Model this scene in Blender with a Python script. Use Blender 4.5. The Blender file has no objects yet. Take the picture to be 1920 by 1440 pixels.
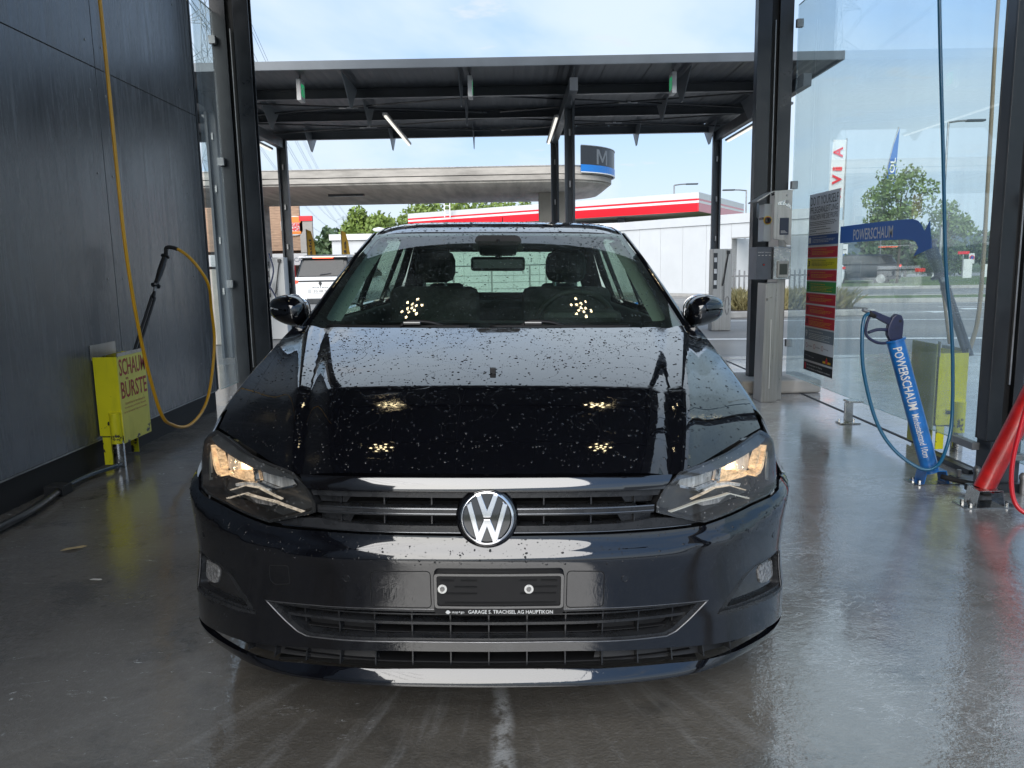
import bpy, bmesh, math, random
import numpy as np
from mathutils import Vector, Matrix, noise
from mathutils.geometry import delaunay_2d_cdt
random.seed(7)
S = bpy.context.scene
R = math.radians
# ------------------------------------------------------------------ camera
TH, ROLL, EYE = R(8.67), R(1.1), Vector((0, 0, 1.21))
FW = Vector((0, math.cos(TH), -math.sin(TH))); RT = Vector((1, 0, 0)); UP = RT.cross(FW)
RT2 = RT*math.cos(ROLL) - UP*math.sin(ROLL); UP2 = RT2.cross(FW)
cd = bpy.data.cameras.new('camera'); cam = bpy.data.objects.new('camera', cd); S.collection.objects.link(cam)
cd.sensor_width = 36; cd.lens = 36*1443/1920; cd.clip_end = 9000; cd.clip_start = .05
cam.matrix_world = Matrix.Translation(EYE) @ Matrix((RT2, UP2, -FW)).transposed().to_4x4()
S.camera = cam
# ------------------------------------------------------------------ sky and sun
SUN_EL, SUN_AZ = R(36), R(200)          # azimuth clockwise from +Y: behind the camera, to its left
W = bpy.data.worlds.new('World'); S.world = W; W.use_nodes = True
nt = W.node_tree; nt.nodes.clear()
def wn(t, **k):
    n = nt.nodes.new(t)
    for a, b in k.items(): setattr(n, a, b)
    return n
def wl(a, b): nt.links.new(a, b)
def wmath(op, a, b=None, c=None):
    n = wn('ShaderNodeMath', operation=op)
    for i, v in enumerate((a, b, c)):
        if v is None: continue
        if isinstance(v, (int, float)): n.inputs[i].default_value = v
        else: wl(v, n.inputs[i])
    return n.outputs[0]
out = wn('ShaderNodeOutputWorld'); bg = wn('ShaderNodeBackground'); bg.inputs[1].default_value = .066
sky = wn('ShaderNodeTexSky', sky_type='NISHITA', sun_disc=False, sun_elevation=SUN_EL, sun_rotation=SUN_AZ)
sky.air_density = 1.0; sky.dust_density = 1.2; sky.ozone_density = 1.6
tc = wn('ShaderNodeTexCoord'); sp = wn('ShaderNodeSeparateXYZ'); wl(tc.outputs['Generated'], sp.inputs[0])
zc = wmath('MAXIMUM', sp.outputs[2], 0.0)
den = wmath('ADD', zc, .16)
cx = wmath('DIVIDE', sp.outputs[0], den); cy = wmath('DIVIDE', sp.outputs[1], den)
cv = wn('ShaderNodeCombineXYZ'); wl(cx, cv.inputs[0]); wl(cy, cv.inputs[1])
def wnoise(scale, detail, rough, loc, sc=(1, 1, 1), dist=0.):
    m = wn('ShaderNodeMapping'); m.inputs['Location'].default_value = loc; m.inputs['Scale'].default_value = sc
    wl(cv.outputs[0], m.inputs[0]); n = wn('ShaderNodeTexNoise'); wl(m.outputs[0], n.inputs['Vector'])
    n.inputs['Scale'].default_value = scale; n.inputs['Detail'].default_value = detail; n.inputs['Roughness'].default_value = rough
    n.inputs['Distortion'].default_value = dist
    return n.outputs[0]
def wstep(v, a, b):
    n = wn('ShaderNodeMapRange', interpolation_type='SMOOTHSTEP'); wl(v, n.inputs[0])
    n.inputs[1].default_value = a; n.inputs[2].default_value = b; return n.outputs[0]
veil = wstep(wnoise(.62, 6, .52, (3.1, 1.7, 0), (1, .7, 1), .5), .36, .60)          # thin veil
puff = wstep(wnoise(3.0, 7, .56, (7.3, 2.2, 0), (1, 1.6, 1)), .60, .70)            # small denser clouds
hz = wstep(sp.outputs[2], .34, .02)                                              # paler towards the horizon
hz = wmath('POWER', hz, 1.6)
f1 = wmath('MAXIMUM', wmath('MULTIPLY', veil, .84), wmath('MULTIPLY', hz, .78))
def wmix(f, a, b):
    n = wn('ShaderNodeMix', data_type='RGBA'); 
    if isinstance(f, (int, float)): n.inputs[0].default_value = f
    else: wl(f, n.inputs[0])
    for i, v in ((6, a), (7, b)):
        if isinstance(v, tuple): n.inputs[i].default_value = v
        else: wl(v, n.inputs[i])
    return n.outputs[2]
blue = wmix(.75, sky.outputs[0], (1.45, 2.65, 4.8, 1))
c1 = wmix(f1, blue, (3.75, 4.25, 4.65, 1))
c2 = wmix(wmath('MULTIPLY', puff, wmath('SUBTRACT', .8, wmath('MULTIPLY', hz, .35))), c1, (3.5, 3.9, 4.4, 1))
wl(c2, bg.inputs[0]); wl(bg.outputs[0], out.inputs[0])
sd = bpy.data.lights.new('sun', 'SUN'); sd.energy = 1.5; sd.angle = R(60); sd.color = (1, .965, .91)
so = bpy.data.objects.new('sun', sd); S.collection.objects.link(so)
sdir = Vector((math.sin(SUN_AZ)*math.cos(SUN_EL), math.cos(SUN_AZ)*math.cos(SUN_EL), math.sin(SUN_EL)))
so.rotation_euler = sdir.to_track_quat('Z', 'Y').to_euler(); so.location = (0, -3, 30)
S.view_settings.view_transform = 'Standard'; S.view_settings.look = 'None'
S.view_settings.exposure = 1.8; S.view_settings.gamma = 1; S.view_settings.use_curve_mapping = False
S.cycles.max_bounces = 8; S.cycles.transparent_max_bounces = 16; S.cycles.glossy_bounces = 4
S.cycles.caustics_reflective = False; S.cycles.caustics_refractive = False; S.cycles.sample_clamp_indirect = 6
# ------------------------------------------------------------------ helpers
C = S.collection
INV = {}
def tag(o, label=None, cat=None, group=None, kind=None):
    if label: o['label'] = label
    if cat: o['category'] = cat
    if group: o['group'] = group
    if kind: o['kind'] = kind
    return o
def thing(name, label, cat, loc=(0, 0, 0), group=None, M=None):
    o = bpy.data.objects.new(name, None); C.objects.link(o); o.empty_display_size = .2
    o.matrix_world = M if M else Matrix.Translation(loc)
    INV[o] = (M if M else Matrix.Translation(loc)).inverted()
    return tag(o, label, cat, group)
def link(name, me, mats, parent, smooth=False, bev=0., auto=None):
    if not isinstance(mats, (list, tuple)): mats = [mats]
    for m in mats: me.materials.append(m)
    if smooth: me.shade_smooth()
    o = bpy.data.objects.new(name, me); C.objects.link(o)
    if parent is not None:
        me.transform(INV[parent]); o.parent = parent; INV[o] = INV[parent]
    else: INV[o] = Matrix()
    if bev:
        b = o.modifiers.new('bevel', 'BEVEL'); b.width = bev; b.segments = 2; b.limit_method = 'ANGLE'; b.angle_limit = R(40)
    if auto: me.set_sharp_from_angle(angle=R(auto))
    return o
class MB:
    def __init__(s): s.v = []; s.f = []; s.mi = []; s.cur = 0
    def m(s, i): s.cur = i; return s
    def _add(s, vs, fs):
        n = len(s.v); s.v += [tuple(v) for v in vs]; s.f += [tuple(n+i for i in f) for f in fs]; s.mi += [s.cur]*len(fs); return s
    def box(s, x0, x1, y0, y1, z0, z1, M=None):
        vs = [Vector((x, y, z)) for z in (z0, z1) for y in (y0, y1) for x in (x0, x1)]
        if M: vs = [M @ v for v in vs]
        return s._add(vs, [(0, 2, 3, 1), (4, 5, 7, 6), (0, 1, 5, 4), (2, 6, 7, 3), (0, 4, 6, 2), (1, 3, 7, 5)])
    def cyl(s, a, b, r, r2=None, n=16, caps=True):
        a, b = Vector(a), Vector(b); r2 = r if r2 is None else r2; d = (b-a).normalized()
        u = d.orthogonal().normalized(); w = d.cross(u)
        vs = [p+(u*math.cos(t)+w*math.sin(t))*q for p, q in ((a, r), (b, r2)) for t in [2*math.pi*i/n for i in range(n)]]
        fs = [(i, (i+1) % n, n+(i+1) % n, n+i) for i in range(n)]
        if caps: fs += [tuple(range(n))[::-1], tuple(range(n, 2*n))]
        return s._add(vs, fs)
    def tube(s, pts, r, n=8, closed=False, samples=1):
        P = [Vector(p) for p in pts]
        if samples > 1: P = smooth_path(P, samples)
        rs = r if isinstance(r, (list, tuple)) else [r]*len(P)
        if len(rs) != len(P): rs = [rs[min(len(rs)-1, int(i*len(rs)/len(P)))] for i in range(len(P))]
        t0 = (P[1]-P[0]).normalized(); u = t0.orthogonal().normalized(); vs = []
        for i, p in enumerate(P):
            t = (P[min(i+1, len(P)-1)]-P[max(i-1, 0)]).normalized(); u = (u-t*u.dot(t)).normalized(); w = t.cross(u)
            vs += [p+(u*math.cos(a)+w*math.sin(a))*rs[i] for a in [2*math.pi*k/n for k in range(n)]]
        fs = [(i*n+k, i*n+(k+1) % n, (i+1)*n+(k+1) % n, (i+1)*n+k) for i in range(len(P)-1) for k in range(n)]
        fs += [tuple(range(n))[::-1], tuple(range((len(P)-1)*n, len(P)*n))]
        return s._add(vs, fs)
    def prism(s, poly, fn, d):
        """poly 2-D, fn(a,b,t) -> 3-D with t in (0,d)"""
        n = len(poly); vs = [fn(a, b, 0) for a, b in poly]+[fn(a, b, d) for a, b in poly]
        return s._add(vs, [tuple(range(n)), tuple(range(2*n-1, n-1, -1))]+[(i, n+i, n+(i+1) % n, (i+1) % n) for i in range(n)])
    def quad(s, a, b, c, d): return s._add([a, b, c, d], [(0, 1, 2, 3)])
    def grid(s, fn, us, vs_):
        vs = [fn(u, v) for v in vs_ for u in us]; n = len(us)
        return s._add(vs, [(j*n+i, j*n+i+1, (j+1)*n+i+1, (j+1)*n+i) for j in range(len(vs_)-1) for i in range(n-1)])
    def lathe(s, a, axis, prof, n=24):
        a = Vector(a); d = Vector(axis).normalized(); u = d.orthogonal().normalized(); w = d.cross(u)
        vs = [a+d*h+(u*math.cos(t)+w*math.sin(t))*r for h, r in prof for t in [2*math.pi*i/n for i in range(n)]]
        return s._add(vs, [(j*n+i, j*n+(i+1) % n, (j+1)*n+(i+1) % n, (j+1)*n+i) for j in range(len(prof)-1) for i in range(n)])
    def mesh(s, name, fix=True):
        me = bpy.data.meshes.new(name); me.from_pydata(s.v, [], s.f); me.polygons.foreach_set('material_index', s.mi)
        if fix:
            bm = bmesh.new(); bm.from_mesh(me); bmesh.ops.recalc_face_normals(bm, faces=bm.faces); bm.to_mesh(me); bm.free()
        return me
    def build(s, name, mat, parent=None, smooth=False, bev=0., auto=None, fix=True):
        return link(name, s.mesh(name, fix), mat, parent, smooth, bev, auto)
def smooth_path(P, k):
    Q = [P[0]*2-P[1]]+P+[P[-1]*2-P[-2]]; out = []
    for i in range(1, len(Q)-2):
        a, b, c, d = Q[i-1:i+3]
        for j in range(k):
            t = j/k; out.append(.5*((2*b)+(c-a)*t+(2*a-5*b+4*c-d)*t*t+(-a+3*b-3*c+d)*t**3))
    return out+[P[-1]]
def copy_tree(o, parent=None):
    c = o.copy(); C.objects.link(c)
    if parent: c.parent = parent
    for ch in list(o.children): copy_tree(ch, c)
    return c
def text(body, origin, xdir, ydir, w, h, mat, name='lettering', parent=None, bold=0., ex=.0004, align=None):
    """lettering fitted to w x h metres; origin is its lower left corner"""
    cu = bpy.data.curves.new(name, 'FONT'); cu.body = body; cu.offset = bold; cu.resolution_u = 2; cu.extrude = 0
    to = bpy.data.objects.new('t', cu); C.objects.link(to); dg = bpy.context.evaluated_depsgraph_get()
    me = bpy.data.meshes.new_from_object(to.evaluated_get(dg)); bpy.data.objects.remove(to); bpy.data.curves.remove(cu)
    co = np.empty(len(me.vertices)*3); me.vertices.foreach_get('co', co); co = co.reshape(-1, 3)
    mn, mx = co.min(0), co.max(0); X, Y = Vector(xdir).normalized(), Vector(ydir).normalized(); N = X.cross(Y); O = Vector(origin)
    sx = w/(mx[0]-mn[0]); sy = h/(mx[1]-mn[1])
    for v in me.vertices: v.co = O+X*((v.co.x-mn[0])*sx)+Y*((v.co.y-mn[1])*sy)+N*ex
    me.name = name
    return link(name, me, mat, parent)
# ---- materials
def mat(name, col, rough=.5, metal=0., coat=0., spec=.5, var=0., vscale=6., rvar=0., bump=0., bscale=80., emis=None, es=1., crough=.03, stretch=(1, 1, 1), col2=None, detail=5):
    m = bpy.data.materials.new(name); m.use_nodes = True; N = m.node_tree; b = N.nodes['Principled BSDF']
    c = (*col, 1) if len(col) == 3 else col
    b.inputs['Base Color'].default_value = c; b.inputs['Roughness'].default_value = rough; b.inputs['Metallic'].default_value = metal
    b.inputs['Coat Weight'].default_value = coat; b.inputs['Coat Roughness'].default_value = crough; b.inputs['Specular IOR Level'].default_value = spec
    if emis: b.inputs['Emission Color'].default_value = (*emis, 1); b.inputs['Emission Strength'].default_value = es
    L = N.links.new
    if var or rvar or bump or col2:
        t = N.nodes.new('ShaderNodeTexCoord'); mp = N.nodes.new('ShaderNodeMapping'); mp.inputs['Scale'].default_value = stretch; L(t.outputs['Object'], mp.inputs[0])
        n = N.nodes.new('ShaderNodeTexNoise'); n.inputs['Scale'].default_value = vscale; n.inputs['Detail'].default_value = detail; n.inputs['Roughness'].default_value = .6; L(mp.outputs[0], n.inputs[0])
        if var or col2:
            r = N.nodes.new('ShaderNodeMix'); r.data_type = 'RGBA'; rm = N.nodes.new('ShaderNodeMapRange'); L(n.outputs[0], rm.inputs[0]); rm.inputs[1].default_value = .34; rm.inputs[2].default_value = .66
            L(rm.outputs[0], r.inputs[0])
            a = tuple(max(0, x*(1-var)) for x in c[:3]); d = tuple(min(1, x*(1+var)) for x in c[:3]) if not col2 else col2
            r.inputs[6].default_value = (*a, 1); r.inputs[7].default_value = (*d, 1); L(r.outputs[2], b.inputs['Base Color'])
        if rvar:
            rr = N.nodes.new('ShaderNodeMapRange'); L(n.outputs[0], rr.inputs[0]); rr.inputs[1].default_value = .3; rr.inputs[2].default_value = .7
            rr.inputs[3].default_value = max(0.02, rough-rvar); rr.inputs[4].default_value = min(1, rough+rvar); L(rr.outputs[0], b.inputs['Roughness'])
        if bump:
            n2 = N.nodes.new('ShaderNodeTexNoise'); n2.inputs['Scale'].default_value = bscale; n2.inputs['Detail'].default_value = 3; L(mp.outputs[0], n2.inputs[0])
            bb = N.nodes.new('ShaderNodeBump'); bb.inputs['Strength'].default_value = bump; bb.inputs['Distance'].default_value = .01; L(n2.outputs[0], bb.inputs['Height']); L(bb.outputs[0], b.inputs['Normal'])
    return m
class NG:
    """small node-tree writer"""
    def __init__(s, name):
        s.m = bpy.data.materials.new(name); s.m.use_nodes = True; s.N = s.m.node_tree; s.b = s.N.nodes['Principled BSDF']; s.o = s.N.nodes['Material Output']
        s.tc = s.N.nodes.new('ShaderNodeTexCoord')
    def n(s, t, **k):
        x = s.N.nodes.new(t)
        for a, b in k.items(): setattr(x, a, b)
        return x
    def l(s, a, b): s.N.links.new(a, b)
    def set(s, sock, v):
        if isinstance(v, (int, float, tuple)): sock.default_value = v
        else: s.l(v, sock)
    def noise(s, scale, detail=4, rough=.55, stretch=(1, 1, 1), dist=0., vec=None, loc=(0, 0, 0)):
        mp = s.n('ShaderNodeMapping'); mp.inputs['Scale'].default_value = stretch; mp.inputs['Location'].default_value = loc; s.l(vec or s.tc.outputs['Object'], mp.inputs[0])
        x = s.n('ShaderNodeTexNoise'); x.inputs['Scale'].default_value = scale; x.inputs['Detail'].default_value = detail; x.inputs['Roughness'].default_value = rough; x.inputs['Distortion'].default_value = dist
        s.l(mp.outputs[0], x.inputs[0]); return x.outputs[0]
    def vor(s, scale, feature='F1', stretch=(1, 1, 1)):
        mp = s.n('ShaderNodeMapping'); mp.inputs['Scale'].default_value = stretch; s.l(s.tc.outputs['Object'], mp.inputs[0])
        x = s.n('ShaderNodeTexVoronoi', feature=feature); x.inputs['Scale'].default_value = scale; s.l(mp.outputs[0], x.inputs[0]); return x.outputs[0]
    def rng(s, v, a, b, c=0., d=1., smooth=True):
        x = s.n('ShaderNodeMapRange'); 
        if smooth: x.interpolation_type = 'SMOOTHSTEP'
        s.l(v, x.inputs[0])
        for i, q in enumerate((a, b, c, d)): x.inputs[i+1].default_value = q
        return x.outputs[0]
    def math(s, op, a, b=0.):
        x = s.n('ShaderNodeMath', operation=op); s.set(x.inputs[0], a); s.set(x.inputs[1], b); return x.outputs[0]
    def mix(s, f, a, b):
        x = s.n('ShaderNodeMix', data_type='RGBA'); s.set(x.inputs[0], f); s.set(x.inputs[6], a); s.set(x.inputs[7], b); return x.outputs[2]
    def bump(s, h, strength, dist=.01):
        x = s.n('ShaderNodeBump'); x.inputs['Strength'].default_value = strength; x.inputs['Distance'].default_value = dist; s.l(h, x.inputs['Height']); return x.outputs[0]
def glass(name, tint=(.93, .97, .95), dirt=0., speck=0., f0=.045, dirtcol=(.75, .8, .82), streak=(6, 6, .5), rough=0., wet=0., zfade=False):
    g = NG(name); tr = g.n('ShaderNodeBsdfTransparent'); tr.inputs[0].default_value = (*tint, 1)
    gl = g.n('ShaderNodeBsdfGlossy'); gl.inputs['Roughness'].default_value = rough; gl.inputs[0].default_value = (1, 1, 1, 1)
    if wet:
        h = g.math('ADD', g.noise(9, 3), g.math('MULTIPLY', g.noise(45, 3), .35)); g.l(g.bump(h, wet, .004), gl.inputs['Normal'])
    ge = g.n('ShaderNodeNewGeometry'); dp = g.n('ShaderNodeVectorMath', operation='DOT_PRODUCT'); g.l(ge.outputs['Normal'], dp.inputs[0]); g.l(ge.outputs['Incoming'], dp.inputs[1])
    c = g.math('ABSOLUTE', dp.outputs['Value']); p = g.math('POWER', g.math('SUBTRACT', 1., c), 5.); f = g.math('ADD', g.math('MULTIPLY', p, 1-f0), f0)
    ms = g.n('ShaderNodeMixShader'); g.l(f, ms.inputs[0]); g.l(tr.outputs[0], ms.inputs[1]); g.l(gl.outputs[0], ms.inputs[2]); last = ms
    if dirt or speck:
        df = g.n('ShaderNodeBsdfDiffuse'); df.inputs[0].default_value = (*dirtcol, 1)
        tl = g.n('ShaderNodeBsdfTranslucent'); tl.inputs[0].default_value = (*dirtcol, 1); ad = g.n('ShaderNodeMixShader'); ad.inputs[0].default_value = .5
        g.l(df.outputs[0], ad.inputs[1]); g.l(tl.outputs[0], ad.inputs[2])
        a = g.math('MULTIPLY', g.rng(g.noise(1., 6, .6, streak), .35, .75), dirt)
        b = g.math('MULTIPLY', g.rng(g.noise(.9, 3, .5), .3, .7), dirt*.8)
        if zfade:
            sp = g.n('ShaderNodeSeparateXYZ'); g.l(g.tc.outputs['Object'], sp.inputs[0]); zf = g.rng(sp.outputs[2], 1.9, .9, .12, 1.)
            a = g.math('MULTIPLY', a, zf); b = g.math('ADD', g.math('MULTIPLY', b, g.math('ADD', g.math('MULTIPLY', zf, .7), .3)), .03)
        a = g.math('ADD', a, b)
        if speck: a = g.math('ADD', a, g.math('MULTIPLY', g.math('MULTIPLY', g.rng(g.vor(70), .22, .12), g.rng(g.noise(1.3, 3), .35, .6)), g.math('MULTIPLY', zf, speck) if zfade else speck))
        m2 = g.n('ShaderNodeMixShader'); g.l(g.math('MINIMUM', a, .9), m2.inputs[0]); g.l(last.outputs[0], m2.inputs[1]); g.l(ad.outputs[0], m2.inputs[2]); last = m2
    g.l(last.outputs[0], g.o.inputs[0]); g.N.nodes.remove(g.b)
    return g.m

def rounded2(poly, r, which=None, k=5):
    out = []; n = len(poly)
    for i in range(n):
        a, b, c = (np.array(poly[j % n], float) for j in (i-1, i, i+1)); u, w = a-b, c-b; lu, lw = np.linalg.norm(u), np.linalg.norm(w)
        if which is not None and i not in which: out.append(tuple(b)); continue
        q = min(r, lu*.48, lw*.48); p0, p1 = b+u/lu*q, b+w/lw*q
        for j in range(k+1): t = j/k; out.append(tuple((1-t)**2*p0+2*t*(1-t)*b+t*t*p1))
    return out
# ------------------------------------------------------------------ materials of the place
M = {}
def wet_floor():
    g = NG('wet concrete'); b = g.b
    big = g.noise(.55, 5, .6); fine = g.noise(38, 4, .7); flow = g.noise(1.6, 5, .6, (5., .8, 1), .6)
    col = g.mix(g.rng(big, .3, .7), (.095, .085, .072, 1), (.20, .182, .155, 1))
    col = g.mix(g.math('MULTIPLY', g.rng(fine, .48, .72), .28), col, (.26, .25, .23, 1)); col = g.mix(g.math('MULTIPLY', g.rng(g.noise(2.6, 6, .7, loc=(7, 7, 0)), .5, .68), .5), col, (.035, .033, .03, 1))
    col = g.mix(g.math('MULTIPLY', g.rng(g.noise(4.5, 7, .78, (1, 2, 1), 1.2), .58, .75), .3), col, (.36, .36, .35, 1))
    # dried suds: streaks that run from under the car along the bay, and torn flecks
    sp = g.n('ShaderNodeSeparateXYZ'); g.l(g.tc.outputs['Object'], sp.inputs[0])
    nearx = g.rng(g.math('ABSOLUTE', g.math('ADD', sp.outputs[0], .12)), 1.0, .25); neary = g.rng(sp.outputs[1], 2.6, 1.6)
    # radial coordinate about a point under the bumper so that streaks fan out
    dx = g.math('ADD', sp.outputs[0], .07); dy = g.math('SUBTRACT', sp.outputs[1], 3.1)
    ang = g.math('DIVIDE', dx, g.math('MINIMUM', dy, -.2)); cvv = g.n('ShaderNodeCombineXYZ'); g.l(ang, cvv.inputs[0]); g.l(g.math('MULTIPLY', dy, .12), cvv.inputs[1])
    st = g.noise(9, 6, .65, vec=cvv.outputs[0])
    fan = g.math('MULTIPLY', g.math('MULTIPLY', g.rng(st, .50, .74), neary), g.math('ADD', g.math('MULTIPLY', nearx, .5), .12))
    ctr = g.math('MULTIPLY', g.rng(g.math('ABSOLUTE', g.math('ADD', ang, g.math('ADD', -.008, g.math('MULTIPLY', g.noise(4, 5, .7, loc=(3, 1, 0)), .06)))), .030, .004), g.rng(sp.outputs[1], 2.25, 1.95))
    ctr = g.math('MULTIPLY', ctr, g.rng(g.noise(14, 4, .7), .38, .56))
    col = g.mix(fan, col, (.50, .50, .49, 1)); col = g.mix(g.math('MULTIPLY', ctr, .5), col, (.72, .74, .74, 1))
    film = g.math('MULTIPLY', g.rng(sp.outputs[0], .7, 1.5), g.rng(g.noise(2.2, 6, .68, (1, 1.4, 1), .8, loc=(2, 3, 0)), .34, .62, .25, 1.)); col = g.mix(g.math('MULTIPLY', film, .45), col, (.34, .35, .365, 1))  # suds film to the right; its pale tone also paints in the sky's reflection
    flk = g.math('MULTIPLY', g.rng(g.noise(9, 8, .8, (1, 2.6, 1), 1.6), .60, .68), g.rng(g.noise(.7, 3, .5, loc=(4, 0, 0)), .40, .56))
    lace = g.math('MULTIPLY', g.math('MULTIPLY', g.rng(g.math('ABSOLUTE', g.math('SUBTRACT', g.noise(3.2, 8, .72, (1, 1.8, 1), 2.2, loc=(1, 9, 0)), .5)), .018, .004), g.rng(sp.outputs[0], .2, 1.3)), g.rng(g.noise(1.1, 4, .6, loc=(6, 3, 0)), .42, .6)); col = g.mix(g.math('MULTIPLY', lace, .6), col, (.62, .64, .66, 1)); col = g.mix(g.math('MULTIPLY', flk, .6), col, (.6, .62, .63, 1))
    tinyf = g.math('MULTIPLY', g.rng(g.noise(22, 3, .6, (1, 1.6, 1), loc=(9, 2, 0)), .775, .79), .7); col = g.mix(tinyf, col, (.7, .7, .68, 1))
    g.l(col, b.inputs['Base Color']); b.inputs['Roughness'].default_value = .62; b.inputs['Specular IOR Level'].default_value = .3
    b.inputs['Coat Weight'].default_value = 1.; b.inputs['Coat IOR'].default_value = 2.8
    cr = g.rng(g.noise(1.1, 5, .6, loc=(1, 5, 0)), .30, .70, .02, .07); cr = g.math('ADD', cr, g.math('MULTIPLY', flk, .3)); g.l(cr, b.inputs['Coat Roughness'])
    h = g.math('ADD', g.math('MULTIPLY', g.noise(34, 3, .6, (1, 1.3, 1), .6), .8), g.math('MULTIPLY', g.noise(110, 2, .6), .35)); h = g.math('MULTIPLY', h, g.rng(g.noise(.9, 4, .6, loc=(0, 8, 1)), .35, .6, .35, 1.25)); h = g.math('ADD', h, g.math('MULTIPLY', g.noise(3.5, 4), 1.6))
    g.l(g.bump(h, .13, .010), b.inputs['Coat Normal']); g.l(g.bump(g.math('ADD', fine, g.noise(120, 2)), .35, .01), b.inputs['Normal'])
    return g.m
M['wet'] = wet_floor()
def asphalt():
    g = NG('asphalt'); b = g.b
    sp = g.n('ShaderNodeSeparateXYZ'); g.l(g.tc.outputs['Object'], sp.inputs[0])
    c = g.mix(g.rng(g.noise(.35, 5), .3, .7), (.17, .165, .155, 1), (.25, .24, .225, 1))
    c = g.mix(g.math('MULTIPLY', g.rng(g.noise(45, 2), .5, .7), .35), c, (.36, .35, .33, 1))
    wetm = g.math('MULTIPLY', g.rng(sp.outputs[1], 13.2, 11.4), g.rng(g.noise(.6, 4), .2, .45))
    c = g.mix(g.math('MULTIPLY', wetm, .65), c, (.07, .07, .07, 1)); g.l(c, b.inputs['Base Color'])
    g.l(g.math('SUBTRACT', .75, g.math('MULTIPLY', wetm, .45)), b.inputs['Roughness']); g.l(g.bump(g.noise(60, 3), .3, .01), b.inputs['Normal']); return g.m
M['asphalt'] = asphalt()
M['line'] = mat('road paint', (.72, .72, .70), .6, var=.12, vscale=9)
M['grass'] = mat('grass', (.09, .13, .035), .9, var=.4, vscale=5, bump=.6, bscale=30)
M['kerb'] = mat('kerb stone', (.36, .35, .33), .85, var=.15, vscale=4, bump=.3)
M['steel'] = mat('dark painted steel', (.017, .020, .024), .38, var=.25, vscale=5, rvar=.12, spec=.5)
M['steel2'] = mat('canopy steel', (.045, .054, .064), .45, var=.2, vscale=3, rvar=.1)
M['fascia'] = mat('fascia sheet', (.13, .15, .17), .4, var=.1, vscale=2)
M['inox'] = mat('brushed stainless', (.33, .32, .30), .36, 1., var=.12, vscale=5, rvar=.10, stretch=(14, 14, .35))
M['inoxw'] = mat('wet stainless', (.42, .42, .41), .22, 1., var=.2, vscale=14, rvar=.12)
M['zinc'] = mat('galvanised steel', (.30, .30, .30), .5, .8, var=.2, vscale=8)
M['black'] = mat('black plastic', (.012, .012, .013), .38, rvar=.1, vscale=30, var=.2)
M['blackm'] = mat('matt black rubber', (.018, .018, .018), .75)
M['white'] = mat('white sheet', (.57, .585, .59), .45, var=.03, vscale=1.5)
M['white2'] = mat('white paint', (.68, .68, .67), .5)
M['red'] = mat('signal red', (.72, .012, .02), .4)
M['led'] = mat('lit tube', (.9, .9, .85), .4, emis=(1, .96, .86), es=.28)
M['ledw'] = mat('lit lens', (.9, .9, .85), .4, emis=(1, .82, .48), es=6.)
M['concrete'] = mat('cast concrete', (.46, .43, .385), .85, var=.25, vscale=.8, stretch=(3, .35, 1), bump=.15, bscale=12)
M['concrete2'] = mat('weathered concrete', (.36, .335, .30), .85, var=.3, vscale=1.2, stretch=(.5, .5, 2), bump=.2, bscale=10)
# ------------------------------------------------------------------ ground
def sheet(name, pts, z, m, parent=None):
    me = bpy.data.meshes.new(name); me.from_pydata([(x, y, z) for x, y in pts], [], [tuple(range(len(pts)))]); 
    bm = bmesh.new(); bm.from_mesh(me); bmesh.ops.recalc_face_normals(bm, faces=bm.faces)
    if bm.faces[0].normal.z < 0: bmesh.ops.reverse_faces(bm, faces=bm.faces)
    bm.to_mesh(me); bm.free()
    return link(name, me, m, parent)
tag(sheet('ground', [(-4000, -400), (4000, -400), (4000, 6000), (-4000, 6000)], -.016, mat('earth and grass', (.07, .095, .04), .95, var=.4, vscale=.02)), kind='structure')
tag(sheet('asphalt_yard', [(-120, -60), (90, -60), (90, 60), (-120, 75)], -.008, M['asphalt']), kind='structure')
tag(sheet('added_dark_ground', [(-30, -14), (30, -14), (30, -1.255), (-30, -1.255)], -.004, mat('added dark ground', (.035, .034, .032), .45, var=.3, vscale=2)), kind='structure')  # unseen dark sheet added behind the camera to darken the bumper's reflections
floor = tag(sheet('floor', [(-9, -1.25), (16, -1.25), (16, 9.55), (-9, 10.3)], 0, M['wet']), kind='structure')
MB().box(2.45, 16, 9.56, 9.60, -.006, .003).build('floor_edge_line', M['zinc'], floor)
MB().box(2.66, 2.685, 2.2, 9.5, -.006, .0035).build('floor_joint', M['blackm'], floor)
# far road to the right: its own frame, turned 9 degrees
RM = Matrix.Translation((8.2, 15.6, 0)) @ Matrix.Rotation(R(-9), 4, 'Z')
def rp(x, y): v = RM @ Vector((x, y, 0)); return (v.x, v.y)
strip = MB(); strip.box(-2.2, 60, 6.7, 8.9, -.004, .10, RM)
tag(strip.build('grass_strip', M['grass']), kind='structure')
verge = MB(); verge.box(-6, 80, 17.5, 34, -.004, .14, RM)
tag(verge.build('grass_verge', M['grass']), kind='structure')
kb = MB()
kb.box(-2.4, 60, 6.55, 6.698, -.004, .12, RM); kb.box(-2.4, 60, 8.902, 9.05, -.004, .12, RM); kb.box(-6, 80, 17.3, 17.498, -.004, .12, RM)
tag(kb.build('kerb', M['kerb']), kind='structure')
mk = MB()
def stripe(x0, x1, y0, y1): mk.quad(*[(*rp(x, y), .0 -.0035) for x, y in ((x0, y0), (x1, y0), (x1, y1), (x0, y1))])
stripe(-12, 60, -.08, .05); stripe(-8, 60, -4.1, -3.9); stripe(-4, 60, 6.1, 6.22)
stripe(-5, 60, 10.0, 10.1)
for k in range(12): stripe(-3+k*5, -.6+k*5, 4.3, 4.42); stripe(-1.5+k*6, 1.5+k*6, 13.2, 13.3)
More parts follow.
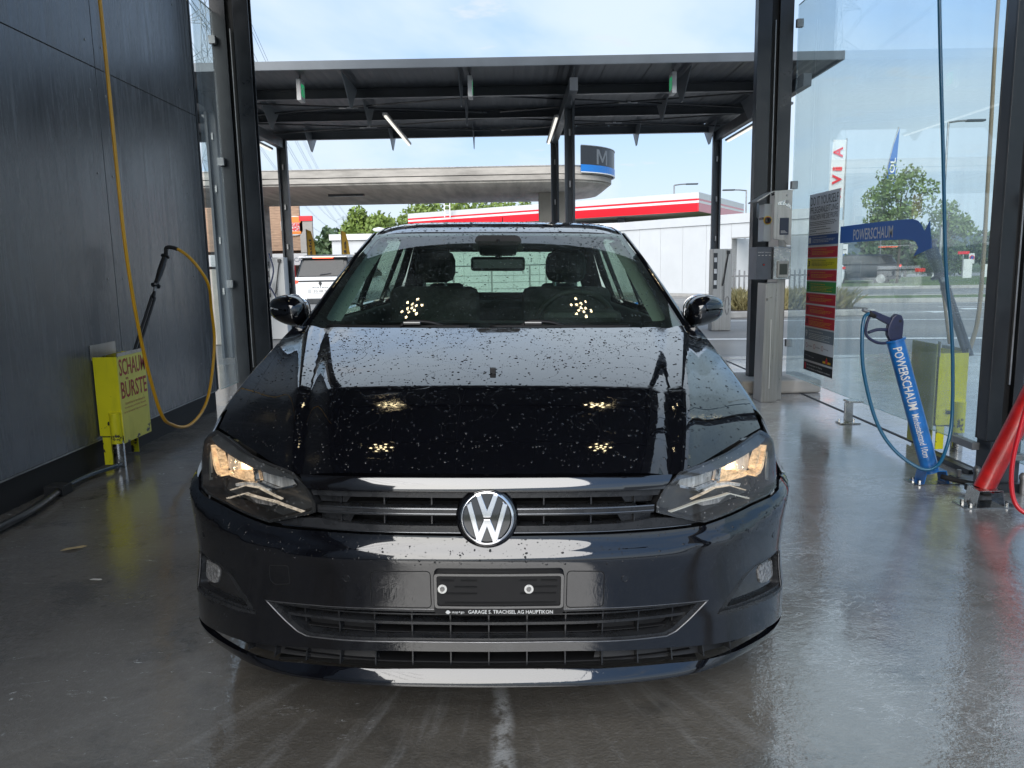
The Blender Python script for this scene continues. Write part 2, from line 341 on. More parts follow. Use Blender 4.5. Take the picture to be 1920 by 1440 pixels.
for k, (x, y) in enumerate(((-1.6, 2.4), (.9, 2.4), (3.4, 2.2), (5.8, 2.4))):
    stripe(x-.9, x+.2, y-.07, y+.07)
    mk._add([(*rp(x+.2, y-.3), -.0035), (*rp(x+1.0, y), -.0035), (*rp(x+.2, y+.3), -.0035)], [(0, 1, 2)])
stripe(2.6, 6.2, 3.3, 3.55); stripe(2.2, 3.0, 3.2, 3.7)
tag(mk.build('road_markings', M['line'], fix=False), kind='structure')
for p in mk.f: pass
# hills far to the right and left; distance haze is put into their bluish colour
hl = MB()
def hillz(x):
    return 62*math.exp(-((x-1500)/520)**2)+46*math.exp(-((x-760)/260)**2)+20+6*math.sin(x*.011)+3*math.sin(x*.037)+14*math.exp(-((x+900)/500)**2)
xs = [i*40. for i in range(-60, 71)]
hl.grid(lambda x, t: (x*(1+.5*t), 1500+900*t, -2+hillz(x)*math.sin(min(1, t*1.6)*math.pi/2)), xs, [0, .12, .25, .4, .6, 1.])
tag(hl.build('hills', mat('far wooded hills', (.055, .085, .095), .95, var=.25, vscale=.02), smooth=True), kind='structure')
# ------------------------------------------------------------------ wash bay
WX = -2.62
wl_ = thing('wash_bay_wall', 'dark grey panelled wall of the wash bay behind the yellow hose', 'wall', (WX, 4, 0))
def wallmat():
    g = NG('wet dark wall panel'); b = g.b
    c = g.mix(g.rng(g.noise(.9, 5, .6), .3, .7), (.085, .090, .096, 1), (.128, .135, .143, 1))
    runs = g.noise(2.2, 7, .72, (7, 7, .5), 1.0); c = g.mix(g.math('MULTIPLY', g.rng(runs, .5, .75), .4), c, (.17, .185, .195, 1))
    dots = g.math('MULTIPLY', g.rng(g.noise(70, 2, .5), .66, .73), g.rng(g.noise(1.2, 3), .45, .65)); c = g.mix(g.math('MULTIPLY', dots, .5), c, (.25, .27, .29, 1))
    g.l(c, b.inputs['Base Color']); r = g.rng(runs, .3, .7, .16, .34); g.l(r, b.inputs['Roughness'])
    b.inputs['Specular IOR Level'].default_value = .5
    h = g.math('ADD', g.noise(6, 6, .65, (6, 6, .7)), g.math('MULTIPLY', g.noise(90, 3), .5)); g.l(g.bump(h, .14, .006), b.inputs['Normal']); return g.m
M['wall'] = wallmat()
ys = [-6.9, -3.9, -.9, 2.13, 5.165, 6.76]; zs = [.178, 2.514, 5.0]
for i in range(5):
    for j in range(2):
        MB().box(WX-.012, WX, ys[i]+.003, ys[i+1]-.003, zs[j]+(.003 if j else 0), zs[j+1]-.003).build('panel', M['wall'], wl_, bev=.0015)
MB().box(WX-.16, WX-.014, -6.9, 6.75, 0, 5.0).build('wall_core', M['blackm'], wl_)
MB().box(WX-.014-.09, WX-.06, -6.9, 6.62, .001, .17).build('wall_plinth', M['steel'], wl_)
MB().box(WX-.08, WX+.004, 6.762, 6.79, .178, 5.0).build('edge_trim', M['steel'], wl_)
MB().box(WX-.02, WX+.003, -6.9, 6.76, .168, .177).build('drip_edge', M['zinc'], wl_)
for y in (2.05, 2.21, 3.6, 5.07, 5.26, 6.45):
    for z in (.45, 1.18, 1.85, 2.36, 2.66, 3.3):
        MB().cyl((WX, y, z), (WX+.004, y, z), .008, .007, n=10).build('screw_head', M['zinc'], wl_)
# roof of the bays, with its steelwork; lit lamp clusters hang under it
RZ = 5.0; RY0, RY1 = -1.1, 7.45
rf = thing('bay_roof', 'dark steel roof over the wash bays above the black car', 'roof', (0, 3, RZ))
MB().box(-3.2, 3.19, RY0, RY1, RZ+.062, RZ+.08).build('roof_deck', M['steel'], rf)
for k in range(7):
    x0 = -3.2+k*.912; MB().box(x0+.004, x0+.908, RY0, RY1, RZ, RZ+.06).build('roof_sheet', M['steel'], rf)
for y in (RY0-.02, RY1+.001): MB().box(-3.25, 3.25, y, y+.02, RZ-.12, RZ+.16).build('fascia', M['fascia'], rf)
for y in (-.6, 1.5, 3.6, 5.7, 7.3): MB().box(-3.1, 3.1, y-.05, y+.05, RZ-.16, RZ-.002).build('beam', M['steel'], rf)
for x in (-2.46, 2.45): MB().box(x-.06, x+.06, RY0, RY1, RZ-.30, RZ-.162).build('beam', M['steel'], rf)
def lamp(x, y, lab):
    t = thing('ceiling_lamp', lab, 'lamp', (x, y, RZ-.17), 'round clusters of lit lenses under the bay roof')
    MB().cyl((x, y, RZ-.17), (x, y, RZ-.22), .24, .25, n=24).build('housing', M['black'], t)
    z = RZ-.232; k = 0
    for px, py in [(0, 0)]+[(.078*math.cos(a), .078*math.sin(a)) for a in [i*math.pi/2.5+.3 for i in range(5)]]+[(.17*math.cos(a), .17*math.sin(a)) for a in [i*math.pi/3 for i in range(6)]]:
        MB().cyl((x+px, y+py, RZ-.2205), (x+px, y+py, z), .022, n=10).build('lens', M['ledw'], t)
for x, y, l in ((-1.38, 5.6, 'left far'), (1.26, 5.6, 'right far'), (-1.5, 3.3, 'left near'), (1.38, 3.3, 'right near')):
    lamp(x, y, 'lit round lamp cluster under the bay roof, %s one over the car' % l)
# columns
def column(x0, x1, y, lab, foot, gap=.07):
    t = thing('steel_column', lab, 'column', ((x0+x1)/2, y, 0), 'dark double steel columns of the wash bays')
    w = (x1-x0-gap)/2
    for a, b in ((x0, x0+w), (x1-w, x1)):
        m = MB(); m.box(a, b, y-.05, y-.038, foot, RZ-.3); m.box(a, b, y+.038, y+.05, foot, RZ-.3); m.box((a+b)/2-.006, (a+b)/2+.006, y-.0375, y+.0375, foot, RZ-.3)
        m.box(a+.001, a+.012, y-.0375, y+.0375, foot, RZ-.3)
        m.build('profile', M['steel'], t, bev=.002)
    MB().box(x0+w+.001, x1-w-.001, y-.02, y+.02, foot, RZ-.3).build('web', M['blackm'], t)
    MB().box((x0+x1)/2-.004, (x0+x1)/2+.004, y-.052, y-.0385, foot+.3, 3.35).build('edge_strip', M['zinc'], t)
    MB().box(x0-.06, x1+.06, y-.16, y+.16, 0, .012).build('base_plate', M['steel'], t)
    if foot > .02: MB().box(x0+.02, x1-.02, y-.06, y+.06, .012, foot-.001).build('foot_block', M['steel2'], t)
    for sx in (x0-.03, x1+.03):
        for sy in (-.12, .12): MB().cyl((sx, y+sy, .012), (sx, y+sy, .05), .012, n=6).build('bolt', M['zinc'], t)
    return t
column(-2.62, -2.28, 7.3, 'dark double steel column left of the car at the far end of the bay', .0125)
column(2.27, 2.59, 7.35, 'dark double steel column behind the stainless payment post', .0125)
column(2.50, 2.70, 4.02, 'dark steel column behind the red tube at the right edge', .25, .05)
column(-2.62, -2.30, -.6, 'dark steel column near the camera on the left', .0125)
column(2.46, 2.72, .4, 'dark steel column near the camera on the right', .0125)
MB
cb = MB(); cb.box(2.12, 2.86, 7.02, 7.62, .001, .125)
tag(cb.build('concrete_block', M['concrete2'], bev=.02), 'rough concrete foot block behind the stainless payment post', 'concrete block')
cb = MB(); cb.box(-2.72, -2.28, 7.52, 8.0, .001, .125)
tag(cb.build('concrete_block', M['concrete2'], bev=.02), 'concrete foot block beside the left dark column', 'concrete block')
M['pane'] = glass('washed pane', (.88, .94, .94), dirt=.15, speck=.42, dirtcol=(.72, .78, .80), zfade=True)
M['pane2'] = glass('clear pane', (.92, .96, .96), dirt=.10, speck=.05)
def pane(x, y0, y1, z0, z1, lab, m, clips):
    t = thing('splash_screen', lab, 'glass screen', (x, (y0+y1)/2, z0), 'glass splash screens of the wash bays')
    MB().box(x-.005, x+.005, y0, y1, z0, z1).build('glass_sheet', m, t)
    ge_ = mat('glass edge', (.25, .38, .34), .2)
    MB().box(x-.0055, x+.0055, y0, y1, z1+.0005, z1+.003).build('top_edge', ge_, t); MB().box(x-.0055, x+.0055, y0, y1, z0-.003, z0-.0005).build('bottom_edge', ge_, t)
    for y, z in clips: MB().box(x-.03, x+.03, y-.02, y+.02, z-.035, z+.035).build('clamp', M['zinc'], t, bev=.003)
    return t
pane(2.62, 4.14, 7.27, .155, 3.46, 'soap streaked glass screen between payment post and red tube', M['pane'], ((7.24, 3.3), (7.24, 1.9), (7.24, .45)))
pane(2.63, 1.2, 3.9, .155, 3.46, 'glass screen at the right edge behind the red tube', M['pane'], ((3.88, 1.5),))
pane(-2.60, 6.80, 7.24, .178, 3.50, 'narrow glass screen between dark wall and left column', M['pane2'], ((7.22, 3.25), (7.22, 2.2), (7.22, 1.1)))
# stainless foot that carries the screen
def foot(x, y, h, lab):
    t = thing('screen_bracket', lab, 'bracket', (x, y, 0), 'stainless feet under the glass screens')
    MB().box(x-.075, x+.075, y-.05, y+.05, .001, .010).build('base_plate', M['inoxw'], t, bev=.002)
    MB().box(x-.03, x+.03, y-.012, y+.012, .011, h-.016).build('post', M['inoxw'], t, bev=.002)
    MB().box(x-.02, x+.085, y-.055, y+.055, h-.015, h, ).build('top_plate', M['inoxw'], t, bev=.002)
    for sx in (-.055, .055): MB().cyl((x+sx, y+.03, .0105), (x+sx, y+.03, .028), .009, n=6).build('bolt', M['inoxw'], t)
foot(2.52, 5.67, .175, 'short stainless bracket foot on the wet floor under the glass screen')
# ------------------------------------------------------------------ middle canopy (vacuum bays)
cx0, cx1, cy0, cy1, cz = -6.2, 4.0, 9.9, 14.4, 3.66
mc = thing('vacuum_canopy', 'grey steel canopy on slim posts behind the wash bay', 'canopy', (-1, 12, 0))
cxe = 5.35
def cu(x, y): return cz
o = MB()
fas = MB(); fas.box(cx0, 4.12, cy0, cy0+.03, cz-.02, cz+.085); fas.build('front_fascia', M['fascia'], mc, bev=.003)
MB().box(4.1205, 4.15, cy0, cy1, cz-.02, cz+.085).build('side_fascia', M['fascia'], mc)
ribm = mat('ribbed roof sheet', (.048, .056, .066), .45, .0, var=.15, vscale=2)
n = 18
for k in range(n):
    x0 = cx0+.02+k*(4.10-cx0-.02)/n; x1 = x0+(4.10-cx0-.02)/n-.005
    m = MB(); c = []
    q = int((x1-x0)/.06)
    pr_ = []
    for i in range(q+1):
        xx = x0+(x1-x0)*i/q; pr_.append((xx, cz+(.007 if i % 2 else .0)))
    for (xa, za), (xb, zb) in zip(pr_, pr_[1:]): m.quad((xa, cy0+.032, za), (xb, cy0+.032, zb), (xb, cy1, zb), (xa, cy1, za))
    m.build('soffit_sheet', ribm, mc)
MB().box(cx0, 4.119, cy0+.031, cy1, cz+.03, cz+.05).build('roof_deck', M['steel2'], mc)
for y, z, h in ((cy0+1.15, cz, .13), (cy0+2.75, cz, .13), (cy1-.1, cz, .14)):
    b = MB(); b.box(cx0+.05, 4.08, y-.04, y+.04, z-h, z-h+.012); b.box(cx0+.05, 4.08, y-.04, y+.04, z-.014, z-.002); b.box(cx0+.05, 4.08, y-.006, y+.006, z-h+.013, z-.015)
    b.build('purlin', M['steel2'] if y < cy1-.3 else M['fascia'], mc)
M['fin'] = mat('fin sheet', (.16, .18, .20), .45)
# pointed fin brackets in rows under the roof
for x in (-4.9, -3.5, -2.05, -.6, .85, 2.3, 3.6):
    for y in (cy0+.62, cy0+1.95, cy1-.2):
        MB().prism([(-.5, 0), (.5, 0), (.08, .34), (-.02, .34)], lambda a, b_, t, x=x, y=y: (x+t, y+a, cz-.016-b_), .010).build('fin', M['fin'], mc)
# thin cross bracing rods
for xa, xb in ((-4.3, -.3), (-.1, 3.7)):
    for yb in (cy0+1.3, cy0+2.9):
        for s in (0, 1):
            a = (xa, yb+(0 if s else 1.1), cz-.10); b_ = (xb, yb+(1.1 if s else 0), cz-.10)
            MB().cyl(a, b_, .012, n=6).build('brace_rod', M['steel'], mc)
            p = Vector(a).lerp(Vector(b_), .5+.03*s); q = Vector(a).lerp(Vector(b_), .46+.03*s); MB().cyl(p, q, .02, n=8).build('turnbuckle', M['zinc'], mc)
def cpost(x, y, w, z1, nm='post'):
    m = MB(); m.box(x-w/2, x-w/2+.035, y-.05, y+.05, 0, z1); m.box(x+w/2-.035, x+w/2, y-.05, y+.05, 0, z1); m.box(x-w/2+.036, x+w/2-.036, y+.02, y+.03, 0, z1)
    m.build(nm, M['steel2'], mc, bev=.003)
    for z in (.9, 1.6, 2.3, 3.0): MB().box(x-.012, x+.012, y-.02, y+.012, z, z+.09).build('bolt_plate', M['zinc'], mc)
cpost(-4.02, 14.2, .17, cz-.15); cpost(3.74, 14.2, .15, cz-.15); cpost(.84, 14.2, .14, cz-.15); cpost(.87, 11.15, .14, cz-.02); cpost(-4.02, 10.9, .15, cz-.15)
for x in (-4.02, 3.74, .84):
    b = MB(); b.box(x-.05, x+.05, cy0+.1, cy1-.12, cz-.30, cz-.145); b.build('side_beam', M['steel2'], mc)
def tube_light(x, y0, y1, z, lab):
    t = thing('tube_light', lab, 'lamp', (x, (y0+y1)/2, z), 'lit tube lights under the middle canopy')
    MB().box(x-.035, x+.035, y0, y1, z, z+.03).build('housing', M['zinc'], t)
    MB().box(x-.018, x+.018, y0+.04, y1-.04, z-.025, z-.0005).build('diffuser', M['led'], t, bev=.006)
tube_light(3.86, 10.9, 14.0, cz-.34, 'long lit tube light at the right end of the middle canopy')
tube_light(-1.72, 11.3, 14.0, cz-.30, 'slanting lit tube light left of the middle under the canopy')
tube_light(.72, 11.6, 14.0, cz-.32, 'short lit tube light beside the middle canopy posts')
tube_light(-4.15, 11.0, 14.0, cz-.34, 'lit tube light at the left end beside the dark column')
def exit_sign(x, y, z, lab, side, w=.2):
    t = thing('box_sign', lab, 'sign', (x, y, z), 'small white box signs hanging under the canopy')
    MB().box(x-.028, x+.028, y-w/2, y+w/2, z-.26, z).build('sign_box', M['white2'], t, bev=.004)
    gm = mat('sign green', (.02, .38, .12), .4, emis=(.03, .5, .2), es=.15)
    xx = x+side*.0285; f = lambda a, b_, t_: (xx+side*t_, y+a*side, z-.13+b_)
    MB().prism([(-.07, -.075), (.07, -.075), (.07, .075), (-.07, .075)], f, .001).build('green_field', gm, t)
    m = MB(); m.prism([(-.02, -.06), (.005, -.01), (.0, .035), (-.045, .0), (-.05, .015), (0, .05), (.045, .02), (.03, -.02), (.05, -.06), (.03, -.055), (.015, -.02), (-.005, -.06)], lambda a, b_, t_: (xx+side*(.0012+t_), y+a*side, z-.13+b_), .0008)
    m.build('pictogram', M['white2'], t)
    MB().box(x-.006, x+.006, y-.006, y+.006, z+.001, cz-.001).build('hanger', M['steel'], t)
exit_sign(-2.63, 10.3, 3.61, 'white box sign with green pictogram hanging at the left under the canopy', 1)
exit_sign(-.46, 10.3, 3.61, 'white box sign hanging near the middle under the canopy', 1)
exit_sign(2.13, 10.3, 3.61, 'white box sign hanging at the right under the canopy', -1)
# ------------------------------------------------------------------ wash bay equipment
def yellowm(name, c):
    g = NG(name); b = g.b
    base = g.mix(g.rng(g.noise(3, 4), .3, .7), (*c, 1), (c[0]*.85, c[1]*.86, c[2]*.8, 1))
    sp = g.n('ShaderNodeSeparateXYZ'); g.l(g.tc.outputs['Object'], sp.inputs[0])
    low = g.rng(sp.outputs[2], .30, .14)
    chip = g.math('MULTIPLY', g.rng(g.math('ADD', g.noise(16, 5, .7), g.math('MULTIPLY', low, .12)), .66, .70), 1.)
    grime = g.math('MULTIPLY', g.rng(g.noise(5, 5, .6, (3, 3, .5)), .5, .8), .5)
    base = g.mix(grime, base, (c[0]*.5, c[1]*.55, .03, 1)); base = g.mix(chip, base, (.05, .045, .035, 1)); g.l(base, b.inputs['Base Color'])
    b.inputs['Roughness'].default_value = .42; return g.m
M['yellow'] = yellowm('yellow paint', (.95, .86, .02))
M['yellow2'] = yellowm('pale yellow sticker', (.88, .82, .16))
M['txtred'] = mat('dark red print', (.38, .03, .015), .5)
def brush_box(xw, s, y0, y1, z0, z1, depth, lab, face, letters):
    """xw wall plane, s = +1 when the box stands out towards +x"""
    t = thing('brush_box', lab, 'holder box', (xw+s*depth/2, (y0+y1)/2, 0))
    X = lambda d: xw+s*d
    def bx(name, d0, d1, ya, yb, za, zb, m, **k):
        a, b = sorted((X(d0), X(d1))); MB().box(a, b, ya, yb, za, zb).build(name, m, t, **k)
    bx('back_plate', .002, .008, y0-.01, y0+.30 if letters else y0+.02, z1-.02, z1+.075, M['inox'], bev=.001)
    bx('near_side', .009, depth-.003, y0, y0+.004, z0+.05, z1, M['yellow'])
    bx('far_side', .009, depth-.003, y1-.004, y1, z0+.05, z1, M['yellow'])
    bx('front_plate', depth-.0025, depth+.002, y0+.001, y1, z0, z1, M['yellow2'])
    bx('front_rim', depth-.002, depth+.0035, y0+.001, y1, z1+.0005, z1+.022, M['inox'])
    bx('inner_back', .010, .014, y0+.005, y1-.005, z0+.1, z1-.002, M['inoxw'])
    bx('bottom', .015, depth-.004, y0+.005, y1-.005, z0+.04, z0+.046, M['steel'])
    bx('rear_leg', .02, .07, y0+.006, y0+.012, .012, z0+.08, M['yellow']); bx('rear_leg', .02, .07, y1-.012, y1-.006, .012, z0+.08, M['yellow'])
    MB().cyl((X(depth-.04), y0-.001, .001), (X(depth-.04), y0-.001, z0+.02), .036, n=20).build('drain_pipe', M['inoxw'], t, smooth=False, auto=40)
    MB().cyl((X(depth-.04), y0-.012, z0+.005), (X(depth-.04), y0-.012, z0+.20), .034, n=20).build('corner_tube', M['yellow'], t, auto=40)
    MB().cyl((X(.07), y0-.004, z0+.13), (X(.11), y0+.001, z0+.13), .012, n=10).build('bolt_hole', M['blackm'], t)
    if letters:
        xs_ = X(depth+.003); 
        # letters run away from the camera along +y on the face that looks to +x: mirrored order for s = +1
        O = lambda y, z: (xs_, y, z)
        xd = (0, 1, 0); yd = (0, 0, 1)
        w = y1-y0
        text('SCHAUM', O(y0+.012, z1-.125), xd, yd, w*.93, .108, M['txtred'], 'lettering', t, .012)
        text('BÜRSTE', O(y0+.014, z1-.270), xd, yd, w*.93, .132, M['txtred'], 'lettering', t, .012)
        for i, b_ in enumerate(('Schaumbürste vor dem Gebrauch auf', 'Verschmutzung und Schäden überprüfen', 'und nur bei laufendem Programm 2 verwenden')):
            text(b_, O(y0+.05-.012*i, z1-.312-i*.028), xd, yd, w*(.72+.06*i), .016, M['txtred'], 'small_print', t)
    return t
brush_box(WX, 1, 4.77, 5.135, .150, .700, .16, 'bright yellow foam brush box lettered SCHAUM BÜRSTE on the dark wall', 1, True)
bb = brush_box(2.66, 1, 4.76, 5.06, .12, .625, .19, 'yellow brush box seen through the soapy glass behind the blue tube', 1, False)
MB().box(2.640, 2.646, 4.745, 5.04, .02, .685).build('olive_plate', mat('olive plate', (.42, .42, .10), .5, var=.2, vscale=4), bb)
# foam brush lance standing in the left box
def lance(p0, p1, lab, group=None, dark=M['black'], wide=1.):
    t = thing('lance', lab, 'lance', p0, group); a, b = Vector(p0), Vector(p1); d = b-a
    P = lambda k: a+d*k
    off = Vector((.012, 0, 0))
    MB().cyl(P(0), P(.62), .010*wide, n=10).build('rod', dark, t, auto=40)
    MB().cyl(P(0)+off*2.2, P(.60)+off*2.0, .010*wide, n=10).build('rod', dark, t, auto=40)
    MB().cyl(P(.60)+off, P(.66)+off*.6, .019*wide, .009*wide, n=12).build('ferrule', dark, t, auto=40)
    MB().cyl(P(.655)+off*.5, P(.70)+off*.4, .011*wide, n=10).build('nut', M['zinc'], t)
    MB().lathe(P(.70)+off*.3, d, [(0, 0), (0, .030*wide), (.012, .033*wide), (.022, .02*wide), (.05, .017*wide), (.12, .022*wide), (.19, .021*wide), (.225, .019*wide), (.235, .03*wide), (.245, .028*wide), (.25, 0)], 16).build('grip', dark, t, smooth=True, auto=50)
    return t
lance((WX+.10, 5.03, .60), (WX+.222, 5.45, 1.345), 'thin black double rod foam lance leaning out of the yellow box')
yh = MB(); pts = [(-2.2, 4.30, 4.30), (-2.2, 4.40, 3.5), (-2.2, 4.456, 2.685), (-2.2, 4.471, 1.772), (-2.2, 4.49, 1.3), (-2.2, 4.571, .813), (-2.2, 4.73, .363), (-2.2, 4.90, .235), (-2.2, 5.14, .186), (-2.2, 5.40, .25), (-2.2, 5.562, .405), (-2.19, 5.67, .704), (-2.175, 5.62, .95), (-2.135, 5.50, 1.12), (-2.177, 5.45, 1.244), (-2.245, 5.45, 1.326), (-2.305, 5.45, 1.371), (-2.325, 5.45, 1.379)]
yh.tube(pts, .0105, 10, samples=8)
ho = thing('yellow_hose', 'yellow hose hanging in a loop before the dark wall', 'hose', (-2.2, 4.5, .19))
yh.build('hose', mat('yellow hose', (.75, .38, .01), .35, var=.12, vscale=8), ho, smooth=True)
e = Vector(pts[-1]); MB().tube([e+Vector((.012, 0, -.006)), e, Vector((-2.36, 5.45, 1.389)), Vector((-2.39, 5.45, 1.383)), Vector((WX+.224, 5.45, 1.34))], .0135, 10, samples=6).build('sleeve', M['blackm'], ho, smooth=True)
# supply pipe on the floor at the left
pp = thing('supply_pipe', 'black rubber pipe lying on the wet floor along the dark wall', 'pipe', (-2.46, 4, 0))
MB().tube([(-2.50, 2.0, .03), (-2.46, 3.0, .03), (-2.45, 3.5, .03), (-2.46, 3.8, .03), (-2.52, 4.13, .032)], .020, 12, samples=6).build('pipe', M['black'], pp, smooth=True)
MB().tube([(-2.535, 4.22, .03), (-2.53, 4.45, .03), (-2.46, 4.70, .03)], .014, 12, samples=6).build('pipe', mat('blue black pipe', (.03, .05, .07), .25), pp, smooth=True)
MB().box(-2.60, -2.49, 4.12, 4.215, .001, .058).build('junction_clamp', M['blackm'], pp, bev=.006)
# blue holder tube with trigger lance
M['blue'] = mat('blue enamel', (.015, .16, .50), .34, var=.25, vscale=9, coat=.3)
M['lanceblue'] = mat('dark blue plastic', (.022, .028, .075), .4, var=.2, vscale=20)
t = thing('lance_tube', 'slanted blue POWERSCHAUM holder tube on the wet floor before the glass', 'holder tube', (2.28, 4.1, 0))
A, B = Vector((2.285, 4.09, .055)), Vector((2.085, 4.16, .775)); D = (B-A).normalized()
MB().cyl(A, B, .045, n=32).build('tube', M['blue'], t, auto=40)
MB().lathe(B, D, [(-.004, .046), (-.004, .054), (.006, .054), (.006, .040), (-.08, .038)], 32).build('rim', M['blue'], t, smooth=True, auto=40)
def ubase(t, c, m, w=.13, dpt=.10, h=.075):
    x, y = c
    b = MB(); b.prism([(-w/2-.03, 0), (-w/2, 0), (-w/2+.015, h-.004), (w/2-.015, h-.004), (w/2, 0), (w/2+.03, 0), (w/2+.03, .004), (w/2+.003, .004), (w/2-.012, h), (-w/2+.012, h), (-w/2-.003, .004), (-w/2-.03, .004)], lambda a, z, t_: (x+a, y-dpt/2+t_, .001+z), dpt)
    b.build('u_base', m, t)
    for sx in (-w/2-.018, w/2+.018):
        for sy in (-.035, .035):
            MB().cyl((x+sx, y+sy, .005), (x+sx, y+sy, .022), .010, n=6).build('bolt', M['inoxw'], t)
ubase(t, (2.285, 4.08), M['blue'])
MB().box(2.16, 2.41, 4.02, 4.14, .0008, .0045).build('floor_plate', M['inoxw'], t)
# lettering wraps round the camera side of the tube
def wrap_text(body, A, D, side, r, s0, s1, h, m, parent, bold=0.):
    """lettering along -D (reads downwards) on a tube of radius r, centred on direction side"""
    o = text(body, (0, 0, 0), (1, 0, 0), (0, 1, 0), s1-s0, h, m, 'lettering', parent, bold, 0.)
    u = (side-D*side.dot(D)).normalized(); w = D.cross(u)
    inv = INV[parent]; back = inv.inverted()
    bm = bmesh.new(); bm.from_mesh(o.data); bmesh.ops.subdivide_edges(bm, edges=[e for e in bm.edges if e.calc_length() > h*.3], cuts=2); bm.to_mesh(o.data); bm.free()
    for v in o.data.vertices:
        p = back @ v.co; L_ = s0+p.x; a = (p.y-h/2)/r
        v.co = inv @ (A-D*L_+(u*math.cos(a)+w*math.sin(a)*(1))*(r+.0012))
    return o
cdir = (EYE-Vector((2.2, 4.1, .45))).normalized()
M['wtxt'] = mat('white print', (.75, .75, .73), .5)
wrap_text('POWERSCHAUM', B, D, cdir, .045, .035, .385, .046, M['wtxt'], t, .015)
wrap_text('Mindestabstand 10cm', B, D, cdir, .045, .41, .655, .034, M['wtxt'], t, .008)
# gun
g_ = thing('spray_gun', 'dark blue trigger spray gun resting in the blue tube', 'spray gun', tuple(B))
gx, gy, gz = 2.085, 4.16, .775
G = lambda a, z, t_: (gx+a, gy-.018+t_, gz+z)
MB().prism([(-.034, .0), (.030, .002), (.034, .10), (.022, .135), (-.008, .145), (-.030, .125), (-.045, .09), (-.052, .06), (-.05, .03)], G, .036).build('head', M['lanceblue'], g_, bev=.006)
MB().prism([(-.046, .085), (-.03, .122), (-.062, .135), (-.125, .162), (-.148, .165), (-.152, .146), (-.132, .132)], G, .032).build('handle', M['lanceblue'], g_, bev=.006)
MB().tube([(gx-.140, gy, gz+.145), (gx-.158, gy, gz+.10), (gx-.163, gy, gz+.045), (gx-.140, gy, gz+.012), (gx-.09, gy, gz-.012), (gx-.040, gy, gz-.010), (gx-.03, gy, gz+.02)], .008, 8, samples=5).build('guard', M['lanceblue'], g_, smooth=True)
MB().tube([(gx-.150, gy, gz+.045), (gx-.10, gy, gz+.060), (gx-.045, gy, gz+.058)], .0085, 8, samples=4).build('trigger', M['lanceblue'], g_, smooth=True)
MB().cyl((gx-.145, gy, gz+.154), (gx-.185, gy, gz+.170), .011, n=10).build('coupling', M['zinc'], g_)
MB().cyl((gx+.012, gy-.019, gz+.105), (gx+.012, gy-.0165, gz+.105), .008, n=10).build('screw', M['blackm'], g_)
bh = thing('blue_hose', 'blue hose looping from the spray gun and up before the glass', 'hose', (2.2, 4.1, .1))
MB().tube([(1.965, 4.155, .91), (1.93, 4.15, .925)], .0145, 10, samples=2).build('sleeve', M['blackm'], bh, smooth=True)
pts = [(1.93, 4.15, .925), (1.90, 4.14, .90), (1.885, 4.12, .80), (1.895, 4.1, .61), (1.965, 4.08, .35), (2.06, 4.05, .19), (2.18, 4.0, .10), (2.26, 3.99, .115), (2.33, 4.04, .19), (2.375, 4.08, .33), (2.375, 4.1, .60), (2.35, 4.1, .85), (2.30, 4.1, 1.17), (2.25, 4.1, 1.72), (2.18, 4.1, 2.49), (2.12, 4.1, 3.3), (2.08, 4.1, 4.3)]
MB().tube(pts, .0095, 10, samples=8).build('hose', mat('blue hose', (.01, .11, .22), .3, coat=.3), bh, smooth=True)
# red holder tube at the right edge
M['redtube'] = mat('red enamel', (.48, .014, .014), .36, var=.3, vscale=12, coat=.2)
t = thing('lance_tube', 'slanted red holder tube on a steel foot at the right edge', 'holder tube', (2.40, 3.72, 0))
A2, B2 = Vector((2.335, 3.70, .07)), Vector((2.735, 3.74, .95))
MB().cyl(A2, B2, .048, n=32).build('tube', M['redtube'], t, auto=40)
ubase(t, (2.325, 3.67), M['inoxw'], .14, .10, .085)
MB().box(2.20, 2.46, 3.61, 3.73, .0008, .0045).build('floor_plate', M['inoxw'], t)
rh = thing('red_hose', 'red hose hanging down at the right edge of the picture', 'hose', (2.45, 3.45, 0))
MB().tube([(2.62, 3.5, 1.6), (2.50, 3.5, 1.0), (2.41, 3.5, .66), (2.355, 3.5, .40), (2.335, 3.5, .22), (2.345, 3.48, .08), (2.39, 3.44, .025), (2.50, 3.40, .018), (2.64, 3.36, .016), (2.8, 3.34, .016)], .0105, 10, samples=8).build('hose', mat('red hose', (.62, .012, .025), .3, coat=.3), rh, smooth=True)
# rubber link, pegs and black bars on the floor between the tubes and the column
t = thing('floor_link', 'black rubber link bar between the blue tube and the red tube', 'floor bar', (2.45, 3.9, 0))
MB().tube([(2.31, 4.03, .045), (2.40, 3.93, .035), (2.52, 3.85, .03)], .014, 8, samples=4).build('link', M['blackm'], t, smooth=True)
MB().box(2.40, 2.50, 3.81, 3.90, .001, .05).build('foot', M['blackm'], t, bev=.01)
MB().box(2.36, 2.90, 3.86, 3.90, .012, .045).build('bar', M['steel'], t)
for x, y in ((2.47, 3.98), (2.62, 3.83), (2.84, 3.84)):
    b = MB(); b.cyl((x, y, .001), (x, y, .08), .016, n=12); b.lathe((x, y, .08), (0, 0, 1), [(0, .022), (.016, .022), (.03, .014), (.036, 0)], 12)
    tag(b.build('bolt_post', M['zinc'], auto=40), 'short domed steel bolt standing on the wet floor %s' % {2.47: 'before the dark column', 2.62: 'behind the red tube', 2.84: 'at the right edge beside the column'}[x], 'bolt')
t = thing('floor_rail', 'black rail on the floor behind the dark right column', 'rail', (2.5, 4.4, 0))
MB().box(2.50, 2.54, 4.2, 4.72, .001, .03, Matrix.Translation((.06, 0, 0))).build('bar', M['steel'], t)
